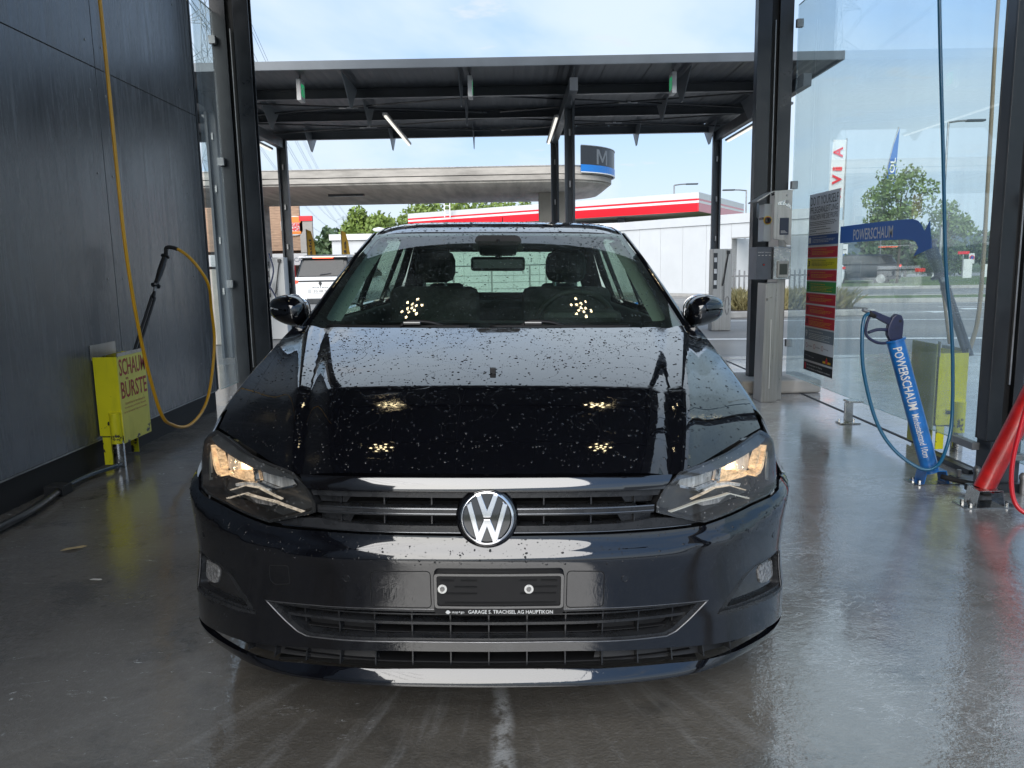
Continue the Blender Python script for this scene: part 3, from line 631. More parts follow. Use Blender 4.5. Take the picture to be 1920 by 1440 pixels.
t = thing('clamp_bracket', 'grey clamp bracket holding the glass at the right column', 'bracket', (2.6, 4.2, .2))
MB().box(2.46, 2.50, 4.02, 4.22, .19, .23).build('arm', M['zinc'], t, bev=.003)
MB().box(2.52, 2.76, 3.86, 3.90, .17, .20).build('arm', M['zinc'], t, bev=.003)
# payment post
t = thing('payment_post', 'stainless steel payment post with card reader in front of the column', 'payment terminal', (2.28, 6.8, 0))
MB().box(2.305, 2.375, 6.70, 6.95, .001, 1.78).build('rear_column', M['inox'], t, bev=.003)
MB().prism([(2.165, .001), (2.304, .001), (2.304, 1.03), (2.18, 1.03), (2.178, .98)], lambda a, z, t_: (a, 6.60+t_, z), .22).build('lower_column', M['inox'], t, bev=.003)
MB().box(2.100, 2.2295, 6.62, 6.85, 1.06, 1.335).build('button_box', mat('blue grey panel', (.10, .115, .14), .4, var=.1), t, bev=.003)
MB().box(2.230, 2.375, 6.58, 6.699, 1.06, 1.335).build('reader_box', M['inoxw'], t, bev=.003)
MB().box(2.262, 2.352, 6.560, 6.579, 1.075, 1.215).build('reader_frame', M['inox'], t, bev=.004)
MB().box(2.275, 2.340, 6.555, 6.5595, 1.10, 1.19).build('reader_window', mat('reader', (.05, .06, .05), .15), t)
MB().prism([(2.212, 1.785), (2.362, 1.79), (2.362, 1.345), (2.335, 1.345), (2.30, 1.385), (2.212, 1.395)], lambda a, z, t_: (a, 6.553+t_, z), .010).build('side_plate', M['inox'], t, bev=.002)
MB().prism([(2.24, 1.70), (2.30, 1.715), (2.355, 1.665), (2.35, 1.64), (2.30, 1.675), (2.24, 1.675)], lambda a, z, t_: (a, 6.5505+t_, z), .002).build('curved_slot', M['inoxw'], t)
MB().prism([(2.07, 1.715), (2.20, 1.79), (2.375, 1.80), (2.375, 1.793), (2.205, 1.783), (2.075, 1.705)], lambda a, z, t_: (a, 6.56+t_, z), .25).build('hood', M['inox'], t)
MB().box(2.145, 2.21, 6.60, 6.75, 1.38, 1.69).build('dial_panel', mat('light grey panel', (.42, .45, .46), .35), t, bev=.004)
MB().cyl((2.175, 6.5995, 1.555), (2.175, 6.596, 1.555), .036, n=24).build('dial_ring', mat('yellow ring', (.65, .5, .05), .5), t)
MB().cyl((2.175, 6.5955, 1.555), (2.175, 6.592, 1.555), .028, n=24).build('dial_disc', mat('dial red', (.45, .06, .05), .5), t)
m = MB(); m.box(2.150, 2.178, 6.55, 6.5915, 1.535, 1.575); m.cyl((2.175, 6.55, 1.555), (2.175, 6.5915, 1.555), .018, n=16); m.build('dial_knob', M['black'], t, bev=.003)
MB().box(2.262, 2.338, 6.5505, 6.5522, 1.43, 1.57).build('sticker', mat('dark blue sticker', (.02, .03, .06), .4), t)
for k in range(3): MB().box(2.272, 2.328-.01*k, 6.5500, 6.5504, 1.445+k*.008, 1.448+k*.008).build('print_line', M['wtxt'], t)
MB().cyl((2.32, 6.5525, 1.755), (2.32, 6.545, 1.755), .010, n=14).build('lock', M['zinc'], t); MB().cyl((2.318, 6.5500, 1.70), (2.318, 6.54, 1.70), .013, n=14).build('lock', M['zinc'], t)
for k in range(2): text(('WASCHPROGRAMM', 'Münzeinwurf')[k], (2.108+.062*k, 6.6195, 1.285), (1, 0, 0), (0, 0, 1), .052, .008, M['wtxt'], 'small_print', t)
for k in range(4): MB().box(2.112+.03*k, 2.127+.03*k, 6.6190, 6.6196, 1.262, 1.266).build('print_line', M['wtxt'], t)
MB().cyl((2.16, 6.6195, 1.185), (2.16, 6.612, 1.185), .010, n=14).build('button', M['black'], t); MB().cyl((2.16, 6.6118, 1.185), (2.16, 6.610, 1.185), .005, n=12).build('button_cap', M['red'], t)
MB().prism([(0, 0), (.05, .012), (.052, .004), (.02, -.004), (.012, -.02), (0, -.02)], lambda a, z, t_: (2.185+a*.9, 6.56+t_, .90+z), .04).build('coin_tray', M['inox'], t)
MB().box(2.2285, 2.2345, 6.5975, 6.5995, .12, .72).build('white_line', M['wtxt'], t)
MB().box(2.10, 2.112, 6.50, 6.59, 1.555, 1.575).build('side_arm', M['black'], t)
m = MB(); m.lathe((2.065, 6.53, 1.63), (1, -.45, 0), [(0, 0), (0, .060), (.006, .063), (.01, .055), (.012, 0)], 20); m.build('round_mirror', M['zinc'], t, smooth=True, auto=40)
# instruction poster stuck on the glass: boards in a column, each with its own print
PX = 2.6135
t = thing('instruction_poster', 'tall wash instruction poster with numbered colour bars on the glass', 'poster', (PX, 6.5, .25))
pc = dict(grey=(.80, .81, .82), blue=(.03, .09, .28), red=(.60, .015, .035), yel=(.75, .66, .01), grn=(.04, .30, .06), slate=(.20, .24, .27), lg=(.80, .82, .83), blk=(.012, .013, .016))
PM = {k: mat('poster '+k, v, .4) for k, v in pc.items()}
ink = mat('black ink', (.01, .01, .012), .5); yt = mat('yellow print', (.75, .45, .02), .5)
Y0, Y1 = 6.83, 6.205                                  # far edge, near edge: reads from far to near
MB().box(PX-.0008, PX, Y1, Y0, .255, 1.772).build('poster_sheet', M['white2'], t)
def prow(z0, z1, m, num=None, nm=None, tm=None, lines=3):
    MB().box(PX-.002, PX-.0009, Y1+.004, Y0-.004, z0, z1).build('poster_panel', m, t)
    h = z1-z0
    F = lambda u, z: (PX-.0022, Y0-u, z)
    if num: text(num, F(.022, z0+h*.22), (0, -1, 0), (0, 0, 1), .045, h*.58, nm, 'number', t, .01)
    if tm:
        text(('Intensive Vorreinigung mit Powerschaum' if num == '1' else 'Hochdruckreinigung')[:30+lines], F(.10, z1-h*.30), (0, -1, 0), (0, 0, 1), .30, h*.14, tm, 'small_print', t, .006)
        for k in range(lines):
            zz = z1-h*.42-k*h*.13; ww = (.46, .42, .30, .44)[k % 4]; seg = MB(); u = .10; j = 0
            while u < .10+ww: l = .018+.02*((j*7+k*3) % 5)/5; seg.quad(F(u, zz), F(u+l, zz), F(u+l, zz-h*.045), F(u, zz-h*.045)); u += l+.008; j += 1
            seg.build('print_line', tm, t)
F = lambda u, z: (PX-.0022, Y0-u, z)
prow(1.427, 1.768, PM['grey'])
text('DO IT YOURSELF', F(.03, 1.675), (0, -1, 0), (0, 0, 1), .565, .072, ink, 'lettering', t, .002)
text('PFLEGEANLEITUNG', F(.03, 1.610), (0, -1, 0), (0, 0, 1), .565, .052, ink, 'lettering', t, .002)
text('WASCHEN WIE DIE PROFIS', F(.03, 1.555), (0, -1, 0), (0, 0, 1), .565, .044, ink, 'lettering', t, .002)
for k, (zz, ww) in enumerate(((1.538, .5), (1.525, .52), (1.512, .5), (1.493, .33), (1.473, .44), (1.460, .12), (1.440, .54))):
    seg = MB(); u = .03
    while u < .03+ww: l = .016+.02*((int(u*997)+k*3) % 5)/5; seg.quad(F(u, zz), F(u+l, zz), F(u+l, zz-.005), F(u, zz-.005)); u += l+.007
    seg.build('print_line', ink, t)
rows = [('1', 'blue', 1.342, 1.424, 'w'), ('2', 'red', 1.239, 1.324, 'y'), ('3', 'yel', 1.143, 1.229, 'k'), ('4', 'red', 1.046, 1.132, 'y'), ('5', 'grn', .944, 1.035, 'y'), ('6', 'red', .846, .933, 'y'), ('7', 'red', .746, .831, 'y'), ('8', 'red', .647, .734, 'y'), ('9', 'slate', .528, .633, 'w')]
for nmb, cc, z0, z1, k in rows: prow(z0, z1, PM[cc], nmb, M['wtxt'] if nmb in '19' else ink, {'w': M['wtxt'], 'y': yt, 'k': ink}[k], 4 if nmb in '589' else 3)
prow(.428, .527, PM['lg'])
for k in range(3):
    u0 = .04+k*.17; MB().lathe(F(u0+.02, .478), (-1, 0, 0), [(0, .018), (.0006, .021), (.0006, .017)], 16).build('symbol', M['txtred'], t)
    text(('Kein Feuer', 'Kein Trinkwasser', 'Warnung')[k], F(u0+.05, .470), (0, -1, 0), (0, 0, 1), .09, .014, ink, 'small_print', t)
prow(.350, .4265, PM['blk']); 
for k in range(3): text('Öffnung', F(.04+.07*k, .385-.004*k), (0, -1, 0), (0, 0, 1), .045, .012, M['wtxt'], 'small_print', t)
MB().prism([(0, 0), (.16, 0), (.16, .018), (.10, .02), (.08, .055), (.06, .02), (0, .018)], lambda a, z, t_: (PX-.0022-t_, Y0-.42-a, .360+z), .0006).build('emblem', yt, t)
MB().prism([(0, 0), (.05, 0), (.045, .03), (.025, .045), (.005, .03)], lambda a, z, t_: (PX-.003-t_, Y0-.475-a, .362+z), .0006).build('emblem', PM['red'], t)
prow(.258, .332, PM['blk']); MB().box(PX-.0026, PX-.0022, Y0-.06, Y0-.025, .268, .322).build('poster_panel', PM['red'], t)
text('Die Anweisungen am Eingang', F(.08, .300), (0, -1, 0), (0, 0, 1), .33, .016, M['wtxt'], 'small_print', t, .01); text('und das Abladen von Flüssigkeiten ist verboten', F(.08, .270), (0, -1, 0), (0, 0, 1), .50, .018, M['wtxt'], 'small_print', t, .01)
# arrow sign on the glass
t = thing('arrow_sign', 'dark blue bent arrow sign lettered POWERSCHAUM on the glass', 'sign', (PX, 5.5, 1.4))
arc = [(5.30+.0, 1.505)]
top = [(6.17, 1.472), (5.60, 1.473), (5.152, 1.469), (5.07, 1.465), (5.003, 1.450), (4.955, 1.418), (4.920, 1.378), (4.866, 1.447)]
bot = [(4.826, 1.276), (5.035, 1.228), (4.985, 1.282), (5.015, 1.314), (5.061, 1.331), (5.15, 1.338), (5.586, 1.345), (6.17, 1.344)]
# use the true plane coordinates of the outline
MB().prism(top+bot, lambda a, b_, t_: (PX-.0012-t_, a, b_), .0012).build('arrow', mat('arrow blue', (.028, .16, .55), .45), t)
text('POWERSCHAUM', (PX-.0027, 5.935, 1.357), (0, -1, 0), (0, 0, 1), .61, .082, M['wtxt'], 'lettering', t, .012)
# next bay, seen through the glass
lance((2.86, 4.80, .60), (2.70, 5.02, 1.30), 'dark lance with grip in the next bay behind the soapy glass', dark=mat('greyish lance', (.06, .07, .09), .5), wide=1.8)
nh = thing('brown_hose', 'brownish hose hanging in the next bay behind the glass', 'hose', (3.8, 6.2, .4))
MB().tube([(3.96, 6.5, 4.3), (3.926, 6.5, 3.23), (3.76, 6.2, 2.1), (3.56, 5.85, 1.25), (3.28, 5.4, .8), (2.98, 4.98, .60)], .015, 8, samples=6).build('hose', mat('brown hose', (.34, .24, .12), .5), nh, smooth=True)
MB().tube([(3.06, 5.35, .62), (3.07, 5.5, 1.0), (3.05, 5.6, 1.22)], .010, 8, samples=4).build('hose', mat('tan hose', (.30, .20, .08), .5), nh, smooth=True)
# litter
def leaf(x, y, s, rz, lab, c):
    m = MB(); P = [(-1, 0, 0), (-.5, .28, .06), (.1, .34, .02), (.7, .2, .08), (1, 0, .03), (.6, -.16, .0), (0, -.3, .07), (-.6, -.2, .02)]
    q = Matrix.Translation((x, y, .004)) @ Matrix.Rotation(rz, 4, 'Z') @ Matrix.Scale(s, 4)
    m._add([q @ Vector((0, 0, .05))]+[q @ Vector(p) for p in P], [(0, i+1, (i+1) % 8+1) for i in range(8)])
    tag(m.build('leaf', mat('leaf', c, .6)), lab, 'leaf')
leaf(-1.97, 3.29, .055, .5, 'dry pale brown leaf on the wet floor left of the car', (.42, .32, .17))
leaf(-1.68, 2.93, .028, -.1, 'small white scrap on the floor below the dry leaf', (.6, .58, .54))
# ------------------------------------------------------------------ what stands beyond the bays
# stainless vacuum machines under the canopy
def vac(x, y, lab, handed=1):
    t = thing('vacuum_machine', lab, 'vacuum machine', (x, y, 0), 'vacuum machines at the canopy posts')
    MB().box(x-.17, x+.17, y-.12, y+.14, .001, 1.45).build('cabinet', M['inox'] if handed > 0 else M['white'], t, bev=.004)
    MB().box(x-.16, x-.09, y-.126, y-.1205, .75, 1.38).build('control_strip', M['steel'], t)
    for k in range(3): MB().box(x-.15, x-.10, y-.130, y-.1265, .82+.2*k, .90+.2*k).build('button_plate', M['white2'], t)
    MB().tube([(x+.10, y-.14, 1.38), (x+.07, y-.15, 1.2), (x+.03, y-.16, .95), (x+.0, y-.16, .8)], .010, 6, samples=4).build('gun_pipe', M['black'], t, smooth=True)
    MB().box(x+.075, x+.125, y-.16, y-.125, 1.36, 1.42).build('gun_holder', M['black'], t)
    MB().tube([(x+.03+.014*math.cos(a*2.2), y-.15+.014*math.sin(a*2.2), .95-.011*a) for a in range(40)], .0035, 5).build('coil', M['black'], t)
    MB().tube([(x+.10+.035*math.cos(a), y-.13, .45+.16*math.sin(a)) for a in [i*math.tau/20 for i in range(20)]], .006, 6).build('hose_loop', M['zinc'], t)
vac(3.78, 13.95, 'stainless vacuum machine at the right canopy post beside the white wall')
vac(-4.18, 13.95, 'white vacuum machine with blue hose behind the left column', -1)
hz_ = thing('vacuum_hose', 'grey suction hose with dark blue hoses hanging beside the left column', 'hose', (-4.4, 13.7, 0))
MB().tube([(-4.30, 13.75, 1.3), (-4.32, 13.7, 1.8), (-4.40, 13.7, 2.08), (-4.52, 13.7, 2.1)], .045, 12, samples=6).build('suction_hose', M['zinc'], hz_, smooth=True)
MB().tube([(-4.42, 13.7, 1.55), (-4.30, 13.68, 1.1), (-4.12, 13.68, .7), (-4.10, 13.68, .45)], .014, 8, samples=5).build('hose', mat('navy hose', (.02, .03, .08), .4), hz_, smooth=True)
MB().tube([(-4.22, 13.7, 1.52), (-4.16, 13.7, 1.2), (-4.30, 13.7, .75), (-4.24, 13.7, .42)], .014, 8, samples=5).build('hose', mat('navy hose', (.02, .03, .08), .4), hz_, smooth=True)
tag(MB().box(-5.05, -4.60, 12.9, 13.4, .0, 1.26).build('concrete_block', M['concrete'], bev=.02), 'pale concrete block seen through the narrow left glass', 'concrete block')
# white panelled wall of the neighbouring building
WA, WB = Vector((8.15, 25.9, 0)), Vector((-3.2, 42.5, 0)); wd = (WB-WA); wL = wd.length; wd.normalize(); wn_ = Vector((-wd.y, wd.x, 0))
if wn_.y > 0: wn_ = -wn_
def wp(u, d, z): return WA+wd*u+wn_*d+Vector((0, 0, z))
# panelling follows a gentler angle near the car so it is built from two runs
t = thing('panelled_building', 'long white panelled building behind the car under the red striped canopy', 'building', (5, 29, 0))
runs = [((9.6, 24.4), (4.40, 31.0)), ((4.40, 31.0), (-3.0, 33.6))]
white_seam = mat('panel seam', (.42, .43, .43), .6)
for ri, (a, b) in enumerate(runs):
    a, b = Vector((*a, 0)), Vector((*b, 0)); d = (b-a); L_ = d.length; d.normalize(); nn = Vector((d.y, -d.x, 0))
    if nn.y > 0: nn = -nn
    Q = lambda u, w, z: a+d*u+nn*w+Vector((0, 0, z))
    def slab(u0, u1, z0, z1, w0, w1, nm, m):
        mb = MB(); vs = [Q(u, w, z) for z in (z0, z1) for w in (w0, w1) for u in (u0, u1)]; mb._add(vs, [(0, 2, 3, 1), (4, 5, 7, 6), (0, 1, 5, 4), (2, 6, 7, 3), (0, 4, 6, 2), (1, 3, 7, 5)]); return mb.build(nm, m, t)
    n = int(L_/1.02); w_ = L_/n
    for k in range(n):
        u0 = k*w_
        if ri == 0 and u0+w_*.5 < 3.15:
            slab(u0+.006, u0+w_-.006, 2.05, 2.52, 0, .03, 'wall_panel', M['white']); continue
        slab(u0+.006, u0+w_-.006, .12, 2.52, 0, .03, 'wall_panel', M['white'])
    slab(0, L_, 2.53, 2.84, -.3, .07, 'parapet', M['white']); slab(3.15 if ri == 0 else 0, L_, .0, .115, 0, .05, 'plinth', M['kerb']); slab(3.15 if ri == 0 else 0, L_, .115, 2.525, -.3, -.002, 'core', white_seam)
    if ri == 0:
        slab(0, 3.15, 2.02, 2.52, -.25, -.01, 'lintel', M['white2']); slab(0, 3.15, .0, 2.5, -1.6, -1.55, 'recess_wall', M['white']); slab(3.15, 3.2, 0, 2.02, -1.6, 0, 'recess_side', M['white'])
        for k in range(9): slab(.2+k*.33, .21+k*.33, .1, 2.45, -1.55, -1.545, 'seam', white_seam)
MB().box(-3.2, 9.0, 34.5, 50, 2.2, 2.78).build('roof_slab', M['white'], t)
# railing before it, seen through the cabin
t = thing('wire_railing', 'light metal railing with wires seen through the car windows', 'railing', (-.3, 23.5, 0))
for x in (-1.7, -.55, .6, 1.1): MB().box(x-.025, x+.025, 23.47, 23.53, 0, 1.25).build('post', M['zinc'], t)
for z in (1.25, .95, .75, .55, .35): MB().cyl((-1.75, 23.5, z), (1.15, 23.5, z), .02 if z > 1 else .008, n=6).build('rail' if z > 1 else 'wire', M['zinc'], t)
# picket fence, planter and shrub at the right
t = thing('picket_fence', 'grey metal picket fence before the recess of the white building', 'fence', (6.2, 19.3, 0))
for k in range(22): MB().box(5.30+k*.125, 5.335+k*.125, 19.25, 19.28, .12, 1.0+.02*(k % 2)).build('picket', M['zinc'], t)
for z in (.35, .85): MB().box(5.28, 8.0, 19.282, 19.31, z, z+.04).build('rail', M['zinc'], t)
t = thing('planter_kerb', 'low concrete kerb round the ornamental grass at the fence', 'kerb', (6, 17.6, 0))
MB().box(4.75, 8.0, 16.9, 19.2, -.004, .14).build('kerb_edge', M['kerb'], t, bev=.02); MB().box(4.9, 7.9, 17.05, 19.1, .1405, .16).build('soil', mat('soil', (.06, .045, .03), .95), t)
def clump(name, pts, size, m, lab, cat, blade=False, parent=None, kind=None, group=None):
    V, Fc = [], []
    for p in pts:
        s_ = size*random.uniform(.6, 1.4); n0 = len(V)
        if blade:
            l = Vector((random.gauss(0, .35), random.gauss(0, .35), 1)).normalized()*s_; w = Vector((random.gauss(0, 1), random.gauss(0, 1), 0)).normalized()*s_*.035
            V += [p-w, p+w, p+l*.6+Vector((l.x, l.y, 0))*.1+w*.7, p+l+Vector((l.x, l.y, -.1*s_))*.5]; Fc.append((n0, n0+1, n0+2, n0+3))
        else:
            a = Vector((random.gauss(0, 1), random.gauss(0, 1), random.gauss(0, .7))).normalized(); b_ = a.orthogonal().normalized(); c_ = a.cross(b_)
            b_, c_ = b_*math.cos(s_*50)+c_*math.sin(s_*50), c_*math.cos(s_*50)-b_*math.sin(s_*50)
            V += [p-b_*s_, p-c_*s_*.55, p+b_*s_, p+c_*s_*.55]; Fc.append((n0, n0+1, n0+2, n0+3))
    me = bpy.data.meshes.new(name); me.from_pydata([tuple(v) for v in V], [], Fc)
    o = link(name, me, m, parent); return tag(o, lab, cat, group, kind)
def leafm(name, c, c2, tr=.25):
    m = mat(name, c, .6, var=.3, vscale=1.1, col2=c2); b = m.node_tree.nodes['Principled BSDF']
    return m
LM = dict(bright=leafm('bright foliage', (.13, .20, .035), (.22, .30, .06)), mid=leafm('mid foliage', (.12, .19, .06), (.20, .28, .09)), dark=leafm('dark foliage', (.06, .105, .05), (.11, .165, .07)), dry=leafm('dry grass', (.20, .19, .07), (.32, .27, .12)))
rr = random.Random(5)
clump('ornamental_grass', [Vector((rr.uniform(5.0, 6.6), rr.uniform(17.1, 18.4), .15)) for _ in range(1500)], .42, LM['dry'], 'clump of yellow green ornamental grass before the picket fence', 'grass', True)
clump('ornamental_grass', [Vector((rr.uniform(6.9, 7.6), rr.uniform(17.1, 18.9), .15)) for _ in range(900)], .42, LM['dry'], 'tall dry ornamental grass behind the glass left of the poster', 'grass', True)
def tree(x, y, h, rx, rz, n, size, key, lab, trunk=.18, z0=None, group=None, lobes=9, ry=None, seed=1):
    r = random.Random(seed); t = thing('tree', lab, 'tree', (x, y, 0), group); ry = ry or rx; zc_ = h-rz
    mb = MB(); mb.tube([(x, y, -.1), (x+.05, y, h*.3), (x-.03, y, h*.6), (x, y, h*.85)], [trunk, trunk*.8, trunk*.5, trunk*.15], 8)
    cs = []
    for i in range(lobes):
        a = r.uniform(0, math.tau); e_ = r.uniform(-.75, .95); q = math.sqrt(1-e_*e_*.8)*r.uniform(.35, .75)
        c = Vector((x+math.cos(a)*rx*q, y+math.sin(a)*ry*q, zc_+e_*rz*.72)); cs.append((c, r.uniform(.30, .52)*rx))
        mb.tube([(x, y, h*.35+.25*(c.z-h*.35)), tuple((Vector((x, y, c.z*.7))+c)/2), tuple(c)], [trunk*.4, trunk*.25, trunk*.08], 5)
    mb.build('trunk', M.get('bark') or M.setdefault('bark', mat('bark', (.07, .055, .04), .9, var=.3)), t)
    pts = []
    for _ in range(n):
        c, q = r.choice(cs); d = Vector((r.gauss(0, 1), r.gauss(0, 1), r.gauss(0, .8))).normalized()*q*r.random()**.35
        pts.append(c+d)
    clump('crown', pts, size, LM[key], None, None, parent=t); return t
# trees beyond the concrete canopy
for i, (x, y, h, rx, rz, lab) in enumerate(((-12.6, 70, 6.9, 2.8, 2.9, 'bright green tree just right of the white hall, leftmost of the big trees'), (-8.3, 71, 7.6, 3.2, 3.4, 'second of the big bright green trees beyond the concrete canopy'), (-3.6, 69, 7.9, 3.3, 3.6, 'third of the big bright green trees above the car roof'), (0.4, 74, 7.7, 2.8, 3.4, 'rightmost big bright green tree beside the concrete column'))):
    tree(x, y, h, rx, rz, 5200, .20, 'bright', lab, .22, group='big green trees beyond the petrol station canopy', lobes=16, seed=20+i)
r2 = random.Random(9)
pts = []
for _ in range(9000):
    x = r2.uniform(-62, -20); top = 7.2+1.6*math.sin(x*.45)+1.1*math.sin(x*1.3+1); pts.append(Vector((x, 168+r2.uniform(-4, 6), r2.uniform(0, 1)**.7*top+r2.gauss(0, .5))))
clump('woodland', pts, .75, LM['dark'], 'dark wooded ridge far behind the white car', 'woodland', kind='stuff')
for i, (x, y, h, rx, key, lab) in enumerate(((-15.2, 78, 3.6, 1.5, 'bright', 'small yellow green tree between the two yellow flags'), (-12.4, 80, 3.3, 1.3, 'bright', 'round yellow green bush left of the white hall'))):
    tree(x, y, h, rx, h*.45, 1400, .17, key, lab, .1, seed=40+i)
# petrol station canopy of cast concrete with rounded end
t = thing('petrol_canopy', 'wide cast concrete petrol station canopy with rounded end and column', 'canopy', (-6, 37, 0))
def stad(r_, y0=37., x0=-26., xc=1.75, n=40): q_ = r_-5+2.8; return [(x0, y0-r_)]+[(xc+q_*math.sin(a), y0-r_+q_-q_*math.cos(a)) for a in [i*math.pi/n for i in range(n//2+1)]]+[(xc+q_*math.sin(a), y0+r_-q_-q_*math.cos(a)) for a in [i*math.pi/n for i in range(n//2, n+1)]]+[(x0, y0+r_)]
def slab2(nm, r_, z0, z1, m): MB().prism(stad(r_), lambda a, b, q: (a, b, z0+q), z1-z0).build(nm, m, t)
slab2('upper_fascia', 5.0, 4.90, 5.20, M['concrete2']); slab2('groove', 4.93, 4.872, 4.899, M['blackm']); slab2('lower_fascia', 4.97, 4.68, 4.871, M['concrete2']); slab2('soffit', 4.85, 4.60, 4.679, M['concrete'])
slab2('top_edge', 5.03, 5.201, 5.235, M['zinc'])
MB().box(1.42, 2.98, 36.6, 37.5, 0, 4.599).build('concrete_column', mat('pale concrete', (.36, .335, .29), .85, var=.12, vscale=1.5, bump=.1), t, bev=.02)
MB().box(-14.5, -12.6, 38.5, 41.5, 0, 4.599).build('concrete_pier', M['concrete2'], t)
MB().box(-8.15, -6.55, 35.7, 36.0, 4.50, 4.599).build('soffit_lamp', M['steel'], t, bev=.01)
sg = thing('drum_sign', 'curved black and blue sign on the rounded end of the concrete canopy', 'sign', (3, 34, 5))
def dr(r_, a): q_ = r_-5+2.8; return (1.75+q_*math.cos(a), 34.8+q_*math.sin(a))
def drum(nm, r_, z0, z1, a0, a1, m, th=.06):
    mb = MB(); A_ = np.linspace(a0, a1, 26); vs = []
    for a in A_: 
        for rr_, z in ((r_, z0), (r_, z1), (r_-th, z1), (r_-th, z0)): vs.append((*dr(rr_, a), z))
    fs = [(i*4+k, i*4+(k+1) % 4, (i+1)*4+(k+1) % 4, (i+1)*4+k) for i in range(25) for k in range(4)]+[(0, 1, 2, 3), (100, 103, 102, 101)]
    mb._add(vs, fs); return mb.build(nm, m, sg)
a0, a1 = R(-65), R(30)
drum('black_band', 5.10, 5.26, 6.0, a0, a1, mat('sign black', (.02, .022, .026), .35)); drum('blue_band', 5.115, 4.98, 5.258, a0, a1, mat('sign blue', (.01, .16, .50), .35)); drum('white_line', 5.125, 4.94, 4.978, a0, a1, M['white2']); drum('top_rim', 5.12, 6.001, 6.03, a0, a1, M['zinc'])
mpoly = [(-.30, 0), (-.20, 0), (-.20, .38), (-.02, .08), (.05, .08), (.22, .38), (.22, 0), (.32, 0), (.32, .52), (.20, .52), (.015, .20), (-.17, .52), (-.30, .52)]
mm = MB()
am = R(-42); mm.prism(mpoly, lambda u, z, q: (*dr(5.104+q, am+u/2.9*1.2), 5.30+z*1.15), .004); mm.build('letter', mat('sign grey', (.12, .13, .14), .4), sg)
# red striped canopy of the next station
t = thing('striped_canopy', 'white and red striped flat canopy above the white building', 'canopy', (6, 45, 0))
cA, cB, cC, cD = Vector((9.9, 41, 0)), Vector((-6.8, 53, 0)), Vector((14.95, 50, 0)), Vector((-1.8, 62, 0))
def face(a, b, z0, z1, m, nm, off=.0):
    d = (b-a).normalized(); nn = Vector((d.y, -d.x, 0)); nn = nn if nn.y < 0 else -nn
    mb = MB(); vs = [p+nn*o_+Vector((0, 0, z)) for z in (z0, z1) for o_ in (-.05, off+.001) for p in (a, b)]; mb._add(vs, [(0, 2, 3, 1), (4, 5, 7, 6), (0, 1, 5, 4), (2, 6, 7, 3), (0, 4, 6, 2), (1, 3, 7, 5)]); mb.build(nm, m, t)
M['redf'] = mat('lit tone red band', (.80, .010, .022), .35); M['redd'] = mat('dulled tone red band', (.50, .045, .06), .3, coat=.5)  # two tones of one red: the side's glossy reflection is painted in duller
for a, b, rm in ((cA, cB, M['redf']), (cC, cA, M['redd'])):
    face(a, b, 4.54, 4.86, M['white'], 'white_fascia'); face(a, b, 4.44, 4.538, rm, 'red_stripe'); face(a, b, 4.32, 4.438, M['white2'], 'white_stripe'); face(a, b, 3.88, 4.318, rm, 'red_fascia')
mb = MB(); mb.prism([(p.x, p.y) for p in (cA*.995+cB*.005, cB, cD, cC)], lambda a, b, q: (a, b, 3.90+q), .3); mb.build('deck', mat('canopy underside', (.35, .34, .31), .7), t)
for x, y in ((6.5, 45.5), (.5, 50), (11.5, 48)): MB().box(x-.2, x+.2, y-.2, y+.2, 0, 3.89).build('column', M['steel2'], t)
MB().box(-3, 10, 54, 60, 0, 3.6).build('shop_wall', mat('station wall', (.30, .28, .25), .7), t)
# lamp posts
def street_lamp(x, y, h, s, lab):
    t = thing('street_lamp', lab, 'street lamp', (x, y, 0), 'slim street lamps on the skyline')
    MB().cyl((x, y, -.1), (x, y, h), .09, .05, n=8).build('pole', M['zinc'], t); MB().tube([(x, y, h-.02), (x+s*.5, y, h+.04), (x+s*1.0, y, h+.06)], .05, 6).build('arm', M['zinc'], t); MB().box(min(x+s*.9, x+s*1.8), max(x+s*.9, x+s*1.8), y-.15, y+.15, h+.0, h+.1).build('lamp_head', M['steel2'], t, bev=.02)
street_lamp(12.6, 60, 7.1, 1, 'slim street lamp above the middle of the red striped canopy'); street_lamp(18.1, 60, 6.6, -1, 'slim street lamp just left of the payment post'); street_lamp(22.1, 40, 7.95, 1, 'tall pale street lamp behind the blue hose'); street_lamp(-17.0, 85, 4.7, -1, 'small far street lamp beyond the white car')
t = thing('station_pylon', 'small far price sign with a red panel just right of the payment post', 'sign', (21.5, 60, 0))
MB().box(21.3, 22.6, 59.9, 60.1, 3.0, 4.4).build('sign_board', M['white2'], t); MB().box(21.5, 22.5, 59.85, 59.895, 3.6, 4.0).build('red_panel', M['red'], t); MB().box(21.35, 22.55, 59.85, 59.895, 3.1, 3.45).build('price_panel', M['zinc'], t); MB().box(21.8, 22.0, 59.95, 60.05, -.1, 3.0).build('pole', M['zinc'], t)
